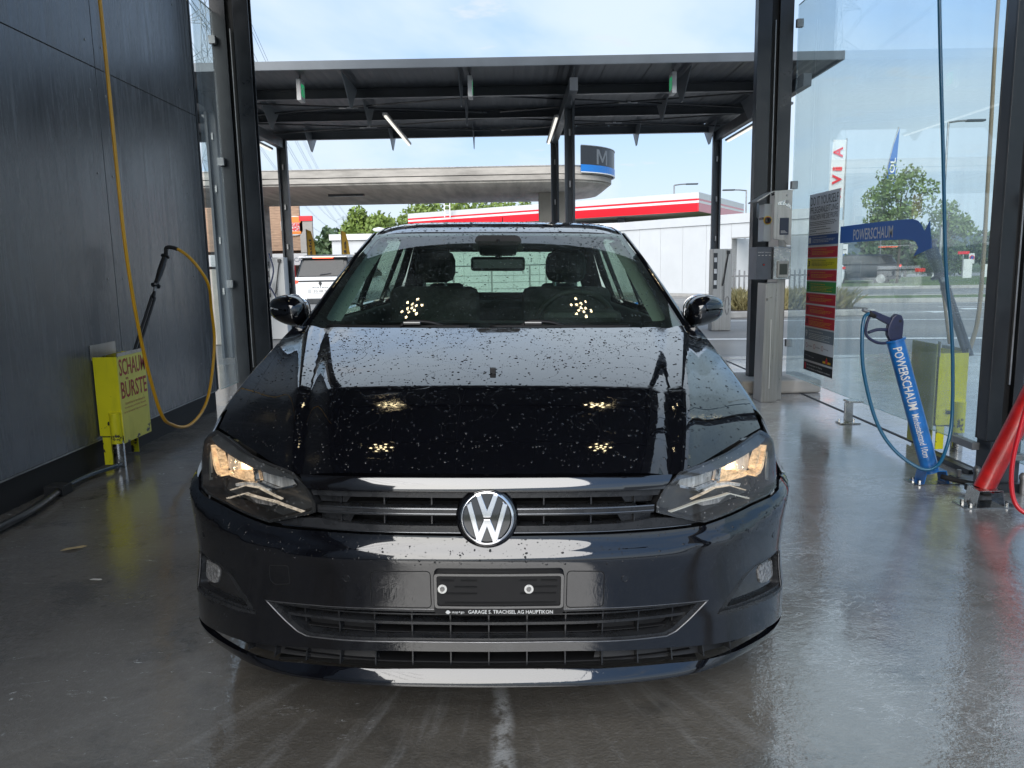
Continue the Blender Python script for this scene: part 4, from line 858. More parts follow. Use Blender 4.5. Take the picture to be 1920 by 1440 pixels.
# left background: restaurant, flags, white hall
t = thing('restaurant', 'brown wood clad restaurant with round orange sign behind the white car', 'building', (-14, 48, 0))
wood = mat('wood cladding', (.36, .23, .15), .7, var=.2, vscale=2, stretch=(1, 1, 6))
for k in range(18): MB().box(-20, -12.78, 48, 48.2, 2.45+k*.16, 2.45+k*.16+.152).build('plank', wood, t)
MB().box(-20, -12.86, 48.21, 48.5, 0, 5.32).build('wall_core', mat('brown core', (.10, .06, .04), .8), t)
MB().box(-12.775, -12.0, 47.9, 48.1, 2.3, 4.20).build('grey_wall', mat('beige wall', (.34, .32, .29), .8, var=.05), t); MB().box(-12.775, -11.98, 47.85, 48.1, 4.201, 4.50).build('red_cap', M['red'], t)
MB().box(-20, -11.9, 47.4, 47.8, 1.55, 2.25).build('white_band', M['white2'], t); MB().box(-20, -12.1, 48.3, 48.6, 0, 1.54).build('glazing', mat('dark glazing', (.05, .045, .045), .15), t)
MB().box(-13.3, -12.95, 46.9, 47.1, .6, 1.54).build('red_post', M['red'], t)
text('LA CARTE', (-13.6, 47.39, 1.75), (1, 0, 0), (0, 0, 1), 1.6, .25, mat('grey letters', (.25, .27, .3), .5), 'lettering', t, .01)
sg = thing('round_sign', 'orange and red bun shaped restaurant sign on the brown wall', 'sign', (-13.2, 47.9, 4))
sx0 = -13.25
MB().prism(rounded2([(-.66, -.70), (.66, -.70), (.66, .70), (-.66, .70)], .45), lambda a, b, q: (sx0+a, 47.95-q, 3.93+b*.83), .05).build('white_ground', M['white2'], sg)
orange = mat('sign orange', (.85, .22, .03), .45)
MB().prism(rounded2([(-.56, 0), (.56, 0), (.56, .42), (-.56, .42)], .36, (2, 3)), lambda a, b, q: (sx0+a, 47.895-q, 4.11+b*.83), .02).build('bun_top', orange, sg)
MB().prism(rounded2([(-.56, 0), (.56, 0), (.56, .20), (-.56, .20)], .16, (0, 1)), lambda a, b, q: (sx0+a, 47.895-q, 3.43+b*.83), .02).build('bun_bottom', orange, sg)
text('BURGER', (sx0-.52, 47.87, 3.87), (1, 0, 0), (0, 0, 1), 1.04, .20, M['red'], 'lettering', sg, .03); text('KING', (sx0-.46, 47.87, 3.63), (1, 0, 0), (0, 0, 1), .92, .21, M['red'], 'lettering', sg, .04)
def beach_flag(x, y, z0, z1, w, body, lab, col, tcol, tip=.35):
    t = thing('beach_flag', lab, 'flag', (x, y, 0))
    MB().cyl((x-w*.52, y, -.05), (x-w*.5, y, z1), .02, n=6).build('pole', M['zinc'], t)
    h = z1-z0; q = [(-.5*w, 0), (.42*w, .02*h), (.5*w, .45*h), (.38*w, .72*h), (.05*w, .95*h), (-.5*w, h)]
    mb = MB(); mb.prism(q, lambda a, b, d: (x+a, y+d+.05*math.sin(b*3), z0+b), .008); mb.build('flag', col, t)
    if body: text(body, (x+.18*w, y-.06, z0+.06*h), (0, 0, 1), (-1, 0, 0), h*.72, w*.42, tcol, 'lettering', t, .02)
gold = mat('gold flag', (.50, .30, .035), .7); kk = mat('black letters', (.02, .02, .02), .6)
beach_flag(-10.13, 40, .9, 3.3, .44, 'piadadd', 'ochre feather flag with black letters beside the brown restaurant', gold, kk); beach_flag(-7.95, 38, .9, 3.1, .40, 'pida', 'ochre feather flag before the white hall above the white car', gold, kk)
t = thing('white_hall', 'plain white hall behind the ochre flag above the white car roof', 'building', (-10, 62, 0))
MB().box(-13.6, 4.2, 60, 72, 0, 3.45).build('wall', M['white'], t); MB().box(-13.75, 4.3, 59.8, 72.2, 3.451, 3.9).build('roof_edge', M['white2'], t); MB().box(-11.9, -11.6, 59.95, 59.998, 1.8, 2.5).build('window', M['steel2'], t)
t = thing('roof_bowl', 'white dish lamp beyond the white hall roof', 'lamp', (-10.8, 64, 4)); MB().lathe((-10.6, 64, 4.25), (0, 0, 1), [(0, 0), (0, .35), (.15, .55), (.25, .45), (.35, 0)], 16).build('dish', M['white2'], t, smooth=True); MB().cyl((-10.6, 64, 3.9), (-10.6, 64, 4.25), .05, n=6).build('stem', M['zinc'], t)
t = thing('ladder', 'light metal ladder standing up behind the car roof on the red canopy', 'ladder', (-3.9, 50.3, 4.8))
for x in (-4.1, -3.75): MB().box(x-.03, x+.03, 50.2, 50.25, 4.4, 5.6).build('stile', M['white2'], t)
for k in range(4): MB().box(-4.07, -3.78, 50.2, 50.25, 4.55+k*.28, 4.59+k*.28).build('rung', M['white2'], t)
# cars behind
def glasscar(nm, lab, M4, body, L_=4.4, Wd=1.84, H_=1.62, dark=None, plate=None, tail=True, roofm=None, rear=True):
    """car built pointing along +y (rear towards -y) in its own frame, then placed"""
    root = thing(nm, lab, 'car', M=M4); INV[root] = Matrix()
    gl = mat('car glass', (.010, .012, .013), .22, spec=.4); hw = Wd/2
    # side profile (y, z) of body and greenhouse, lofted with tumblehome
    ys_ = [0, .05, .35, .9, L_*.45, L_*.70, L_*.92, L_]
    def loft(prof, nm2, m):
        mb = MB(); n = len(prof[0][1]); vs = []
        for y, ring in prof: vs += [(x, y, z) for x, z in ring]
        fs = [(i*n+k, i*n+(k+1) % n, (i+1)*n+(k+1) % n, (i+1)*n+k) for i in range(len(prof)-1) for k in range(n)]+[tuple(range(n))[::-1], tuple(range((len(prof)-1)*n, len(prof)*n))]
        mb._add(vs, fs); return mb.build(nm2, m, root, smooth=True, auto=35)
    def ring(w, z0, z1): return [(-w*.93, z0), (w*.93, z0), (w, z0+.18), (w, z0+(z1-z0)*.55), (w*.97, z1-.1), (w*.88, z1), (-w*.88, z1), (-w*.97, z1-.1), (-w, z0+(z1-z0)*.55), (-w, z0+.18)]
    b = loft([(.0, ring(hw*.90, .42, .98)), (.06, ring(hw*.96, .34, 1.03)), (.4, ring(hw, .28, 1.05)), (L_*.5, ring(hw, .26, 1.02)), (L_*.72, ring(hw, .26, .98)), (L_*.93, ring(hw*.93, .30, .84)), (L_, ring(hw*.78, .40, .70))], 'body', body)
    def r2_(w0, w1, z0, z1): return [(-w0, z0), (w0, z0), (w1, z1-.06), (w1*.9, z1), (-w1*.9, z1), (-w1, z1-.06)]
    loft([(.16, r2_(hw*.86, hw*.80, .97, 1.04)), (.42, r2_(hw*.92, hw*.72, .97, H_-.07)), (.7, r2_(hw*.93, hw*.72, .97, H_-.01)), (L_*.5, r2_(hw*.93, hw*.72, .97, H_-.01)), (L_*.72, r2_(hw*.88, hw*.78, .95, 1.02))], 'cabin', gl)
    loft([(.36, [(-hw*.70, H_-.09), (hw*.70, H_-.09), (hw*.68, H_-.035), (-hw*.68, H_-.035)]), (.7, [(-hw*.745, H_-.06), (hw*.745, H_-.06), (hw*.64, H_+.012), (-hw*.64, H_+.012)]), (L_*.52, [(-hw*.745, H_-.06), (hw*.745, H_-.06), (hw*.64, H_+.010), (-hw*.64, H_+.010)])], 'roof', roofm or body)
    for sx in (-1, 1):
        for y in (.78, L_-.85):
            w_ = MB().lathe((sx*(hw-.2), y, .33), (sx, 0, 0), [(0, .2), (.01, .31), (.04, .335), (.17, .335), (.205, .31), (.21, .2)], 24).build('wheel', P_TYRE, root, smooth=True, auto=40); MB().cyl((sx*(hw-.02), y, .33), (sx*(hw+.008), y, .33), .21, n=20).build('rim', M['zinc'], w_)
        MB().box(sx*(hw-.15)-.15, sx*(hw-.15)+.15, -.012, .10, .86, .96).build('tail_lamp', mat('tail lamp', (.45, .01, .01), .2, emis=(1, .06, .03), es=.9 if tail else .1), root, bev=.02)
        MB().box(sx*(hw+.09)-.08, sx*(hw+.09)+.08, L_*.64, L_*.68, 1.0, 1.13).build('door_mirror', dark or body, root, bev=.03)
        MB().prism([(.30, 0), (.62, .36), (L_*.52, .42), (L_*.66, .10), (L_*.66, 0)], lambda a, b_, q, sx=sx: (sx*(hw*.955-b_*.42+q), a+.25, 1.01+b_), .004).build('side_glass', gl, root)
    MB().box(-hw*.9, hw*.9, -.02, .05, .30, .46).build('lower_bumper', M['steel'], root, bev=.02)
    if rear:
        pr2 = [(-hw*.72, 1.06), (hw*.72, 1.06), (hw*.60, H_-.13), (-hw*.60, H_-.13)]
        MB().prism(pr2, lambda a, z, q: (a, .150+(z-1.04)*.47-q, z), .006).build('rear_glass', gl, root)
        MB().box(-.28, .28, .30, .335, H_-.085, H_-.055).build('brake_light', mat('brake light', (.5, .02, .01), .3, emis=(1, .12, .05), es=1.4), root)
        MB().box(-hw*.74, hw*.74, .28, .50, H_-.06, H_-.03).build('spoiler', dark or body, root, bev=.01)
        MB().box(-.62, .62, -.004, .004+.05, .90, .945).build('dark_strip', M['steel'], root)
        MB().prism([(0, .085), (.05, 0), (0, -.085), (-.05, 0)], lambda a, z, q: (a, -.006-q, .86+z), .006).build('emblem', M['steel'], root)
        MB().box(-.36, .36, -.010, .0, .60, .71).build('plate_recess', mat('recess grey', (.45, .46, .46), .5), root)
        MB().box(-.26, .26, -.018, -.011, .60, .70).build('number_plate', M['white2'], root)
        if plate: text(plate, (-.20, -.0185, .622), (1, 0, 0), (0, 0, 1), .42, .055, kk, 'lettering', root, .01); text('AUSTRAL', (-.24, -.012, .735), (1, 0, 0), (0, 0, 1), .48, .035, M['steel'], 'lettering', root, .01)
        MB().tube([(-.05, .155, 1.09), (.05, .16, 1.10), (.25, .175, 1.12)], .012, 6).build('rear_wiper', M['steel'], root)
    return root
P_TYRE = mat('tyre', (.02, .02, .02), .8)
glasscar('suv', 'white suv with black roof and lit brake light left of the black car', Matrix.Translation((-5.13, 21, 0)) @ Matrix.Rotation(R(-6), 4, 'Z'), mat('white car paint', (.78, .79, .79), .2, coat=1.), plate='ZG 189 761', roofm=mat('black roof', (.01, .01, .01), .15, coat=1.))
dk = mat('dark car paint', (.02, .022, .028), .4)
glasscar('parked_car', 'dark car with red tail lamp on the far road behind the arrow sign', Matrix.Translation((18.3, 36.4, 0)) @ Matrix.Rotation(R(62), 4, 'Z'), dk, H_=1.45, rear=False)
glasscar('parked_car', 'white car seen through the glass between payment post and poster', Matrix.Translation((13.3, 31.5, 0)) @ Matrix.Rotation(R(84), 4, 'Z'), mat('white car paint', (.78, .79, .79), .2, coat=1.), H_=1.45, rear=False, tail=False)
glasscar('parked_car', 'small red lit car partly hidden behind the restaurant wall', Matrix.Translation((-9.9, 31, 0)) @ Matrix.Rotation(R(20), 4, 'Z'), mat('red car paint', (.35, .02, .02), .2, coat=1.), H_=1.45, rear=False)
# right background seen through the glass
tree(17.45, 35, 5.35, 1.65, 1.75, 3000, .085, 'mid', 'young tree with loose crown above the arrow sign', .07, lobes=13, seed=61)
tree(19.9, 35.5, 3.9, 1.2, 1.1, 1300, .08, 'mid', 'smaller young tree just right of the loose tree', .05, lobes=8, seed=62)
for i, (x, h) in enumerate(((21.5, 3.0), (24.2, 3.3), (26.6, 3.0), (29.3, 3.1), (32.0, 3.2), (35.0, 3.4))):
    tree(x, 47+.6*(i % 3), h, 1.75, h*.52, 2400, .15, 'dark', 'dense dark bush of the roadside hedge, %s from the left' % ('first', 'second', 'third', 'fourth', 'fifth', 'sixth')[i], .1, lobes=14, seed=70+i, group='dense bushes along the far road')
tree(28.5, 51, 4.1, .9, 1.9, 1300, .13, 'dark', 'pointed dark conifer above the roadside hedge', .1, lobes=12, seed=90)
tree(13.6, 52, 3.2, 1.6, 1.3, 1300, .14, 'dark', 'dark bush behind the poster', .1, lobes=10, seed=91)
tree(17.3, 50, 2.9, 1.9, 1.3, 1800, .14, 'dark', 'dark bush behind the dark car', .1, lobes=12, seed=92)
def sign_on_pole(nm, lab, x, y, z0, z1, w, col, pw=.04, extra=None, cat='sign'):
    t = thing(nm, lab, cat, (x, y, 0)); MB().box(x-w/2, x+w/2, y, y+.03, z0, z1).build('board', col, t); MB().cyl((x, y+.05, -.05), (x, y+.05, z1), pw, n=8).build('pole', M['zinc'], t)
    if extra: extra(t)
def rb(t):
    b_ = mat('sign blue', (.02, .12, .40), .5)
    MB().box(25.05, 25.42, 59.96, 59.995, 1.35, 1.68).build('blue_field', b_, t); MB().box(25.58, 25.98, 59.96, 59.995, 1.35, 1.68).build('blue_field', b_, t)
    mb = MB().lathe((25.5, 59.99, 2.02), (0, -1, 0), [(0, .16), (.02, .16), (.02, .11), (0, .11)], 20); mb.build('ring', kk, t)
    for a, b in (((25.5, 2.18), (25.5, 2.36)), ((25.5, 1.10), (25.5, 1.86)), ((25.1, 2.02), (25.34, 2.02)), ((25.66, 2.02), (25.9, 2.02))): MB().cyl((a[0], 59.97, a[1]), (b[0], 59.97, b[1]), .022, n=6).build('arrow_line', kk, t)
sign_on_pole('road_sign', 'white roundabout direction sign with blue fields below the arrow sign', 25.5, 60, 1.05, 2.43, 1.05, M['white2'], extra=rb)
t = thing('banner_flag', 'tall white banner flag with red letters AVIA above the poster', 'flag', (12.5, 30, 0))
MB().cyl((12.78, 30, -.05), (12.78, 30, 5.75), .03, n=8).build('pole', M['zinc'], t)
mb = MB(); mb.prism([(.03, 5.70), (.52, 5.69), (.50, 3.2), (-.10, 3.15), (-.03, 4.5)], lambda a, b, q: (12.24+a, 30+q+.03*math.sin(b*4), b), .008); mb.build('banner', M['white2'], t)
for i, ch in enumerate('AVIA'): text(ch if ch != 'I' else 'i', (12.63-.03*i*0, 29.94, 3.55+i*.50), (0, 0, 1), (-1, 0, 0), .38 if ch != 'I' else .16, .36, M['red'], 'lettering', t, .03)
t = thing('banner_flag', 'blue feather flag with white letters left of the loose tree', 'flag', (19.3, 40, 0))
MB().tube([(19.0, 40, -.05), (19.05, 40, 4.6), (19.25, 40, 6.2), (19.62, 40, 7.75)], .03, 6, samples=4).build('pole', M['zinc'], t)
mb = MB(); mb.prism([(19.05, 4.6), (19.52, 4.9), (19.60, 6.2), (19.66, 7.7), (19.40, 6.9), (19.18, 5.9)], lambda a, b, q: (a, 39.96+q, b), .008); mb.build('banner', mat('flag blue', (.02, .12, .38), .6), t); text('IGOL', (19.46, 39.94, 4.95), (.06, 0, 1), (-1, 0, .06), 1.3, .26, M['wtxt'], 'lettering', t, .02)
sign_on_pole('notice_board', 'tall white notice board right of the lance at the far road', 24.75, 42, .1, 1.15, .48, M['white2'])
sign_on_pole('no_stopping_sign', 'blue and red round road sign at the far road', 25.05, 42.2, .9, 1.45, .30, M['white2'], extra=lambda t: (MB().cyl((25.05, 42.19, 1.22), (25.05, 42.17, 1.22), .13, n=20).build('red_ring', M['red'], t), MB().cyl((25.05, 42.169, 1.22), (25.05, 42.16, 1.22), .095, n=20).build('blue_disc', mat('disc blue', (.02, .05, .3), .5), t)))
sign_on_pole('street_name_sign', 'narrow red arrow board left of the round road sign', 25.65, 44, 1.42, 1.58, .65, M['red'])
sign_on_pole('white_board', 'small white board between hedge and totem', 26.4, 43, .15, .85, .40, M['white2']); sign_on_pole('red_board', 'small red board beside the small white board', 26.85, 43.2, .4, .85, .18, M['red'])
t = thing('totem', 'tall pale rounded totem with a crossbar at the right end of the hedge', 'totem', (28.85, 46, 0))
mb = MB(); mb.prism([(28.55, -.05), (29.15, -.05), (29.15, 2.7), (29.02, 2.95), (28.85, 3.03), (28.68, 2.95), (28.55, 2.7)], lambda a, b, q: (a, 46+q, b), .2); mb.build('totem_body', M['white2'], t); MB().box(27.9, 29.3, 45.95, 45.995, 1.95, 2.1).build('crossbar', M['zinc'], t)
for k, x in enumerate((23.0, 23.55)):
    t = thing('pennant', 'small white triangular pennant at the far road, %s one' % ('left', 'right')[k], 'flag', (x, 42, 0)); MB().cyl((x-.2, 42, 0), (x-.05, 42, .9), .015, n=5).build('pole', M['zinc'], t); MB().prism([(-.2, .15), (.22, .25), (-.03, .88)], lambda a, b, q: (x+a, 42+q, b), .006).build('cloth', M['white2'], t)
# pylons and wires
def pylon(x, y, w0, w1, h, arms, lab, tk=.09):
    t = thing('electricity_pylon', lab, 'pylon', (x, y, 0), 'lattice electricity pylons'); mb = MB(); n = 13
    W_ = lambda z: w0+(w1-w0)*min(1, z/(h*.8)); zs_ = [h*(1-(1-i/n)**1.25) for i in range(n+1)]
    for i in range(n):
        a, b = zs_[i], zs_[i+1]; wa, wb = W_(a)/2, W_(b)/2
        P4 = [(-1, -1), (1, -1), (1, 1), (-1, 1)]
        for k in range(4):
            p, q = P4[k], P4[(k+1) % 4]; A4 = Vector((x+p[0]*wa, y+p[1]*wa, a)); B4 = Vector((x+q[0]*wa, y+q[1]*wa, a)); C4 = Vector((x+p[0]*wb, y+p[1]*wb, b)); D4 = Vector((x+q[0]*wb, y+q[1]*wb, b))
            mb.cyl(A4, C4, tk, n=4, caps=False); mb.cyl(A4, D4, tk*.55, n=4, caps=False); mb.cyl(B4, C4, tk*.55, n=4, caps=False); mb.cyl(A4, B4, tk*.5, n=4, caps=False)
    mb.build('mast', M['pyl'], t)
    for z, L_ in arms:
        ab = MB()
        for s in (-1, 1):
            tip = Vector((x+s*L_, y, z)); w = W_(z)/2
            for sy in (-1, 1):
                lo_, hi_ = Vector((x+s*w, y+sy*w, z)), Vector((x+s*w, y+sy*w, z+1.6)); ab.cyl(lo_, tip, tk*.7, n=4, caps=False); ab.cyl(hi_, tip, tk*.7, n=4, caps=False)
                for k in range(1, 4): ab.cyl(lo_.lerp(tip, k/4), hi_.lerp(tip, (k-.5)/4), tk*.4, n=4, caps=False)
            ab.cyl(tip, tip-Vector((0, 0, 1.6)), tk*.8, n=4)
        ab.build('cross_arm', M['pyl'], t)
M['pyl'] = mat('pylon steel', (.30, .34, .38), .6, .3)
arms1 = [(34.2, 5.2), (40.7, 4.6), (47, 4.0)]; arms2 = [(22.5, 6.5), (27, 6.), (31.5, 5.)]
pylon(-46.9, 130, 6.5, 2.1, 52, arms1, 'tall lattice electricity pylon seen through the narrow left glass'); pylon(-100, 480, 7, 2.2, 34, arms2, 'small far lattice pylon beyond the woodland')
t = thing('power_lines', 'thin power lines sagging across the sky from the left pylon', 'power line', (-60, 200, 20))
for (z1, l1), (z2, l2) in zip(arms1, arms2):
    for s in (-1, 1):
        for q in (0, .5):
            a = Vector((-46.9+s*l1+q, 130, z1-1.6)); b = Vector((-100+s*l2+q, 480, z2-1.6)); MB().tube([tuple(a.lerp(b, k/20)-Vector((0, 0, 26*(k/20)*(1-k/20)))) for k in range(21)], .035, 4).build('wire', M['pyl'], t)
            c = Vector((a.x+30, -60, z1+4)); MB().tube([tuple(a.lerp(c, k/8)-Vector((0, 0, 14*(k/8)*(1-k/8)))) for k in range(9)], .035, 4).build('wire', M['pyl'], t)
# ------------------------------------------------------------------ the black car: its surfaces and outlines
# ---- car surfaces (car frame: x across from the car's centre line, y away from the camera, z up) ----
def spline(xs, ys):
    xs=np.array(xs,float); ys=np.array(ys,float); n=len(xs); h=np.diff(xs)
    d=np.diff(ys)/h; m=np.zeros(n)
    for i in range(1,n-1):                       # monotone (pchip) slopes
        if d[i-1]*d[i]>0:
            w1=2*h[i]+h[i-1]; w2=h[i]+2*h[i-1]; m[i]=(w1+w2)/(w1/d[i-1]+w2/d[i])
    m[0]=d[0]; m[-1]=d[-1]
    def f(x):
        if x<=xs[0]: return ys[0]+m[0]*(x-xs[0])
        if x>=xs[-1]: return ys[-1]+m[-1]*(x-xs[-1])
        i=int(np.searchsorted(xs,x)-1); i=max(0,min(n-2,i)); t=(x-xs[i])/h[i]
        t2=t*t; t3=t2*t
        return (2*t3-3*t2+1)*ys[i]+(t3-2*t2+t)*h[i]*m[i]+(-2*t3+3*t2)*ys[i+1]+(t3-t2)*h[i]*m[i+1]
    return f
NOSE=1.785
_px=[0,.15,.30,.42,.54,.64,.724,.791,.846,.880,.898,.906,.908]
_pp=[0,.003,.012,.033,.068,.118,.185,.25,.325,.41,.50,.62,.80]
_s=[0.]
for i in range(1,len(_px)): _s.append(_s[-1]+math.hypot(_px[i]-_px[i-1],_pp[i]-_pp[i-1]))
def _nat(xs,ys):                                  # smooth C2 natural-ish spline
    n=len(xs); xs=np.array(xs); ys=np.array(ys); h=np.diff(xs); A=np.zeros((n,n)); b=np.zeros(n)
    A[0,0]=1; A[-1,-1]=1
    for i in range(1,n-1):
        A[i,i-1]=h[i-1]; A[i,i]=2*(h[i-1]+h[i]); A[i,i+1]=h[i]; b[i]=6*((ys[i+1]-ys[i])/h[i]-(ys[i]-ys[i-1])/h[i-1])
    M=np.linalg.solve(A,b)
    def f(x):
        i=int(np.searchsorted(xs,x)-1); i=max(0,min(n-2,i)); a=xs[i+1]-x; c=x-xs[i]
        return (M[i]*a**3+M[i+1]*c**3)/(6*h[i])+(ys[i]/h[i]-M[i]*h[i]/6)*a+(ys[i+1]/h[i]-M[i+1]*h[i]/6)*c
    return f
_ss=[-v for v in _s[:0:-1]]+_s
_fx=_nat(_ss,[-v for v in _px[:0:-1]]+_px); _fp=_nat(_ss,_pp[:0:-1]+_pp)
_q=spline([.150,.160,.172,.205,.213,.30,.40,.505,.512,.541,.56,.675,.705,.74,.80],
          [.050,.022,-.002,.016,.022,.021,.010,.000,.002,.021,.026,.030,.047,.075,.13])
_qs=spline([.150,.165,.20,.30,.40,.505],[.040,.012,.002,.002,.003,.000])
def lift(x): a=max(0.,(abs(x)-.42)/.45); return .075*a*a
def Fs(s,z,off=0.):
    """front shell: s along the bumper, z up, off inward"""
    e=1e-3; x=_fx(s); p=_fp(s)
    tx=(_fx(s+e)-_fx(s-e)); tp=(_fp(s+e)-_fp(s-e)); l=math.hypot(tx,tp)
    nx,np_=-tp/l,tx/l                              # inward
    k=lift(x); zz=z-(k*min(1,max(0,(z-.30)/.2)))
    w=min(1.,max(0.,(abs(x)-.48)/.26)); w=w*w*(3-2*w)*min(1.,max(0.,(.42-z)/.12))
    q=_q(zz)*(1-w)+_qs(z)*w+off
    return np.array([x+nx*q, NOSE+p+np_*q, z])
# bonnet: height over (x, y)
_al=spline([1.84,1.90,2.00,2.12,2.25,2.45,2.70,2.95,3.3],[36,31,24.5,18.5,13.6,11.2,9.6,8.6,8])
_hy=np.arange(1.70,3.50,.01); _hz=np.zeros(len(_hy))
for i in range(1,len(_hy)): _hz[i]=_hz[i-1]+.01*math.tan(math.radians(_al((_hy[i]+_hy[i-1])/2)))
_hz+= .995-float(np.interp(2.90,_hy,_hz))
_hs=_nat(list(_hy[::6]),list(_hz[::6]))
def crease(y): return .455+.19*min(1.2,max(0,(y-1.85)/1.0))
def hood(x,y):
    a=abs(x); t=a/.80
    k=max(0.,min(1.,(3.0-y)/1.1))
    ye=y-.27*t**2.6*(.12+.88*k)
    z=_hs(ye)-.014*t*t-.012*t**4
    c=crease(y); d=a-c
    z-= .055*max(0.,d)*(1 if d<.04 else 1)+.16*max(0.,a-.70)**1.5
    if d<0: z+= -.006*math.exp(-(d/.035)**2)      # small gutter beside the crease
    else:   z+= -.006*math.exp(-(d/.02)**2)+.004*math.exp(-((d-.05)/.03)**2)
    return np.array([x,y,z])
# windscreen: u -1..1 across, v 0..1 up
_wa=spline([0,.5,1],[28.6,25.8,20.6])
_wl=.95
_wy=[2.905];_wz=[.966]
for i in range(40):
    a=math.radians(_wa((i+.5)/40)); _wy.append(_wy[-1]+_wl/40*math.cos(a)); _wz.append(_wz[-1]+_wl/40*math.sin(a))
_wt=np.linspace(0,1,41)
_wfy=_nat(list(_wt[::5]),_wy[::5]); _wfz=_nat(list(_wt[::5]),_wz[::5])
def wind(u,v,off=0.):
    hw=.762+(.607-.762)*v; b=.20*(1-v)+.12*v
    return np.array([u*hw, _wfy(v)+b*abs(u)**2.2+off*.4, _wfz(v)-(.026*v*(1-v)+.002)*u*u-off])
YT,ZT=_wy[-1],_wz[-1]
_ra=_nat([YT-.02,YT+.08,YT+.3,4.5,5.0,5.55],[ZT-.003,ZT+.023,ZT+.060,ZT+.088,ZT+.074,ZT-.01])
def roof(x,y):
    t=abs(x)/.6
    return np.array([x,y,_ra(y-.15*t**2.2*max(0,min(1,(4.6-y)/1)))-.004*t*t-.022*t**8])
# outlines on the car surfaces, in metres: (along the bumper, height) or (across, away); windscreen ones in its own 0..1 coordinates
T={
 'headlight':[(-0.8586,0.7667),(-0.8168,0.7619),(-0.7237,0.7398),(-0.6139,0.72),(-0.5311,0.7052),(-0.503,0.6999),(-0.4563,0.6668),(-0.432,0.6263),(-0.4328,0.603),(-0.4975,0.5839),(-0.5741,0.562),(-0.6456,0.5713),(-0.7593,0.5834),(-0.863,0.5896),(-0.9117,0.6001),(-0.9169,0.6502),(-0.873,0.7174),(-0.8708,0.749)],
 'fog':[(-0.9848,0.3684),(-0.8541,0.4064),(-0.7855,0.4086),(-0.7241,0.3951),(-0.6648,0.3565),(-0.6193,0.3162),(-0.6717,0.3156),(-0.7374,0.3163),(-0.8309,0.3084)],
 'foglamp':[(-0.9379,0.3698),(-0.8484,0.3941),(-0.7936,0.3957),(-0.7533,0.3841),(-0.7066,0.358),(-0.6787,0.3371),(-0.7448,0.3346),(-0.8252,0.3309),(-0.9208,0.3162)],
 'foglens':[(-0.9297,0.3693),(-0.8488,0.3909),(-0.8248,0.3747),(-0.8233,0.3404),(-0.8621,0.3334),(-0.9174,0.3235)],
 'low':[(-0.5964,0.3557),(-0.4853,0.3593),(-0.2969,0.3667),(-0.1471,0.3665),(0.0083,0.3665),(0.0077,0.2754),(-0.2036,0.2758),(-0.3725,0.2709),(-0.4746,0.2696),(-0.504,0.2804),(-0.5391,0.3052)],
 'lowin':[(-0.5625,0.3495),(-0.4868,0.3484),(-0.2976,0.3577),(-0.1474,0.3575),(0.0082,0.3575),(0.0077,0.2855),(-0.2034,0.2858),(-0.372,0.2811),(-0.4646,0.2812),(-0.4923,0.2907),(-0.5224,0.3133)],
 'slot':[(-0.9475,0.2126),(-0.8215,0.2306),(-0.7237,0.2375),(-0.5978,0.2357),(-0.4637,0.2418),(-0.2315,0.2534),(0.0075,0.2539),(0.0074,0.21),(-0.232,0.2087),(-0.4677,0.1995),(-0.5894,0.2049),(-0.709,0.2144),(-0.8241,0.2108),(-0.9183,0.2064)],
 'hatch':[(-0.5615,0.4607),(-0.5026,0.4676),(-0.5063,0.4152),(-0.5563,0.4063),(-0.5684,0.4177)],
 'x_drl_low':[(-0.7815,0.5826),(-0.6918,0.6172),(-0.5703,0.6136),(-0.4843,0.5917),(-0.4857,0.5986),(-0.57,0.6208),(-0.6913,0.6245),(-0.7942,0.586)],
 'x_amber_side':[(-0.9266,0.7014),(-0.8709,0.6489),(-0.8503,0.6403),(-0.9224,0.6277)],
 'x_amber_side2':[(-0.8996,0.7025),(-0.861,0.6963),(-0.8314,0.6738),(-0.8375,0.6516),(-0.8625,0.6443),(-0.8886,0.6644)],
 'x_bowl':[(-0.8295,0.7011),(-0.7608,0.7),(-0.6719,0.6895),(-0.6621,0.6577),(-0.7122,0.6432),(-0.8274,0.6412),(-0.8557,0.6668)],
 'x_bowl2':[(-0.6615,0.6935),(-0.588,0.6842),(-0.5396,0.6759),(-0.5216,0.6606),(-0.5649,0.6441),(-0.6424,0.6471),(-0.6564,0.6684)],
 'x_amber':[(-0.8188,0.6577),(-0.7383,0.6787),(-0.6719,0.6866),(-0.6649,0.6559),(-0.7177,0.6453),(-0.8004,0.6413)],
 'x_drl_in':[(-0.6577,0.6452),(-0.5691,0.638),(-0.5219,0.6507),(-0.5235,0.6562),(-0.5687,0.6465),(-0.652,0.6531)],
 'x_drl_mid':[(-0.7658,0.6073),(-0.6849,0.6372),(-0.6332,0.6396),(-0.5659,0.6241),(-0.5694,0.6323),(-0.6328,0.6468),(-0.6844,0.6445),(-0.7714,0.6152)],
}

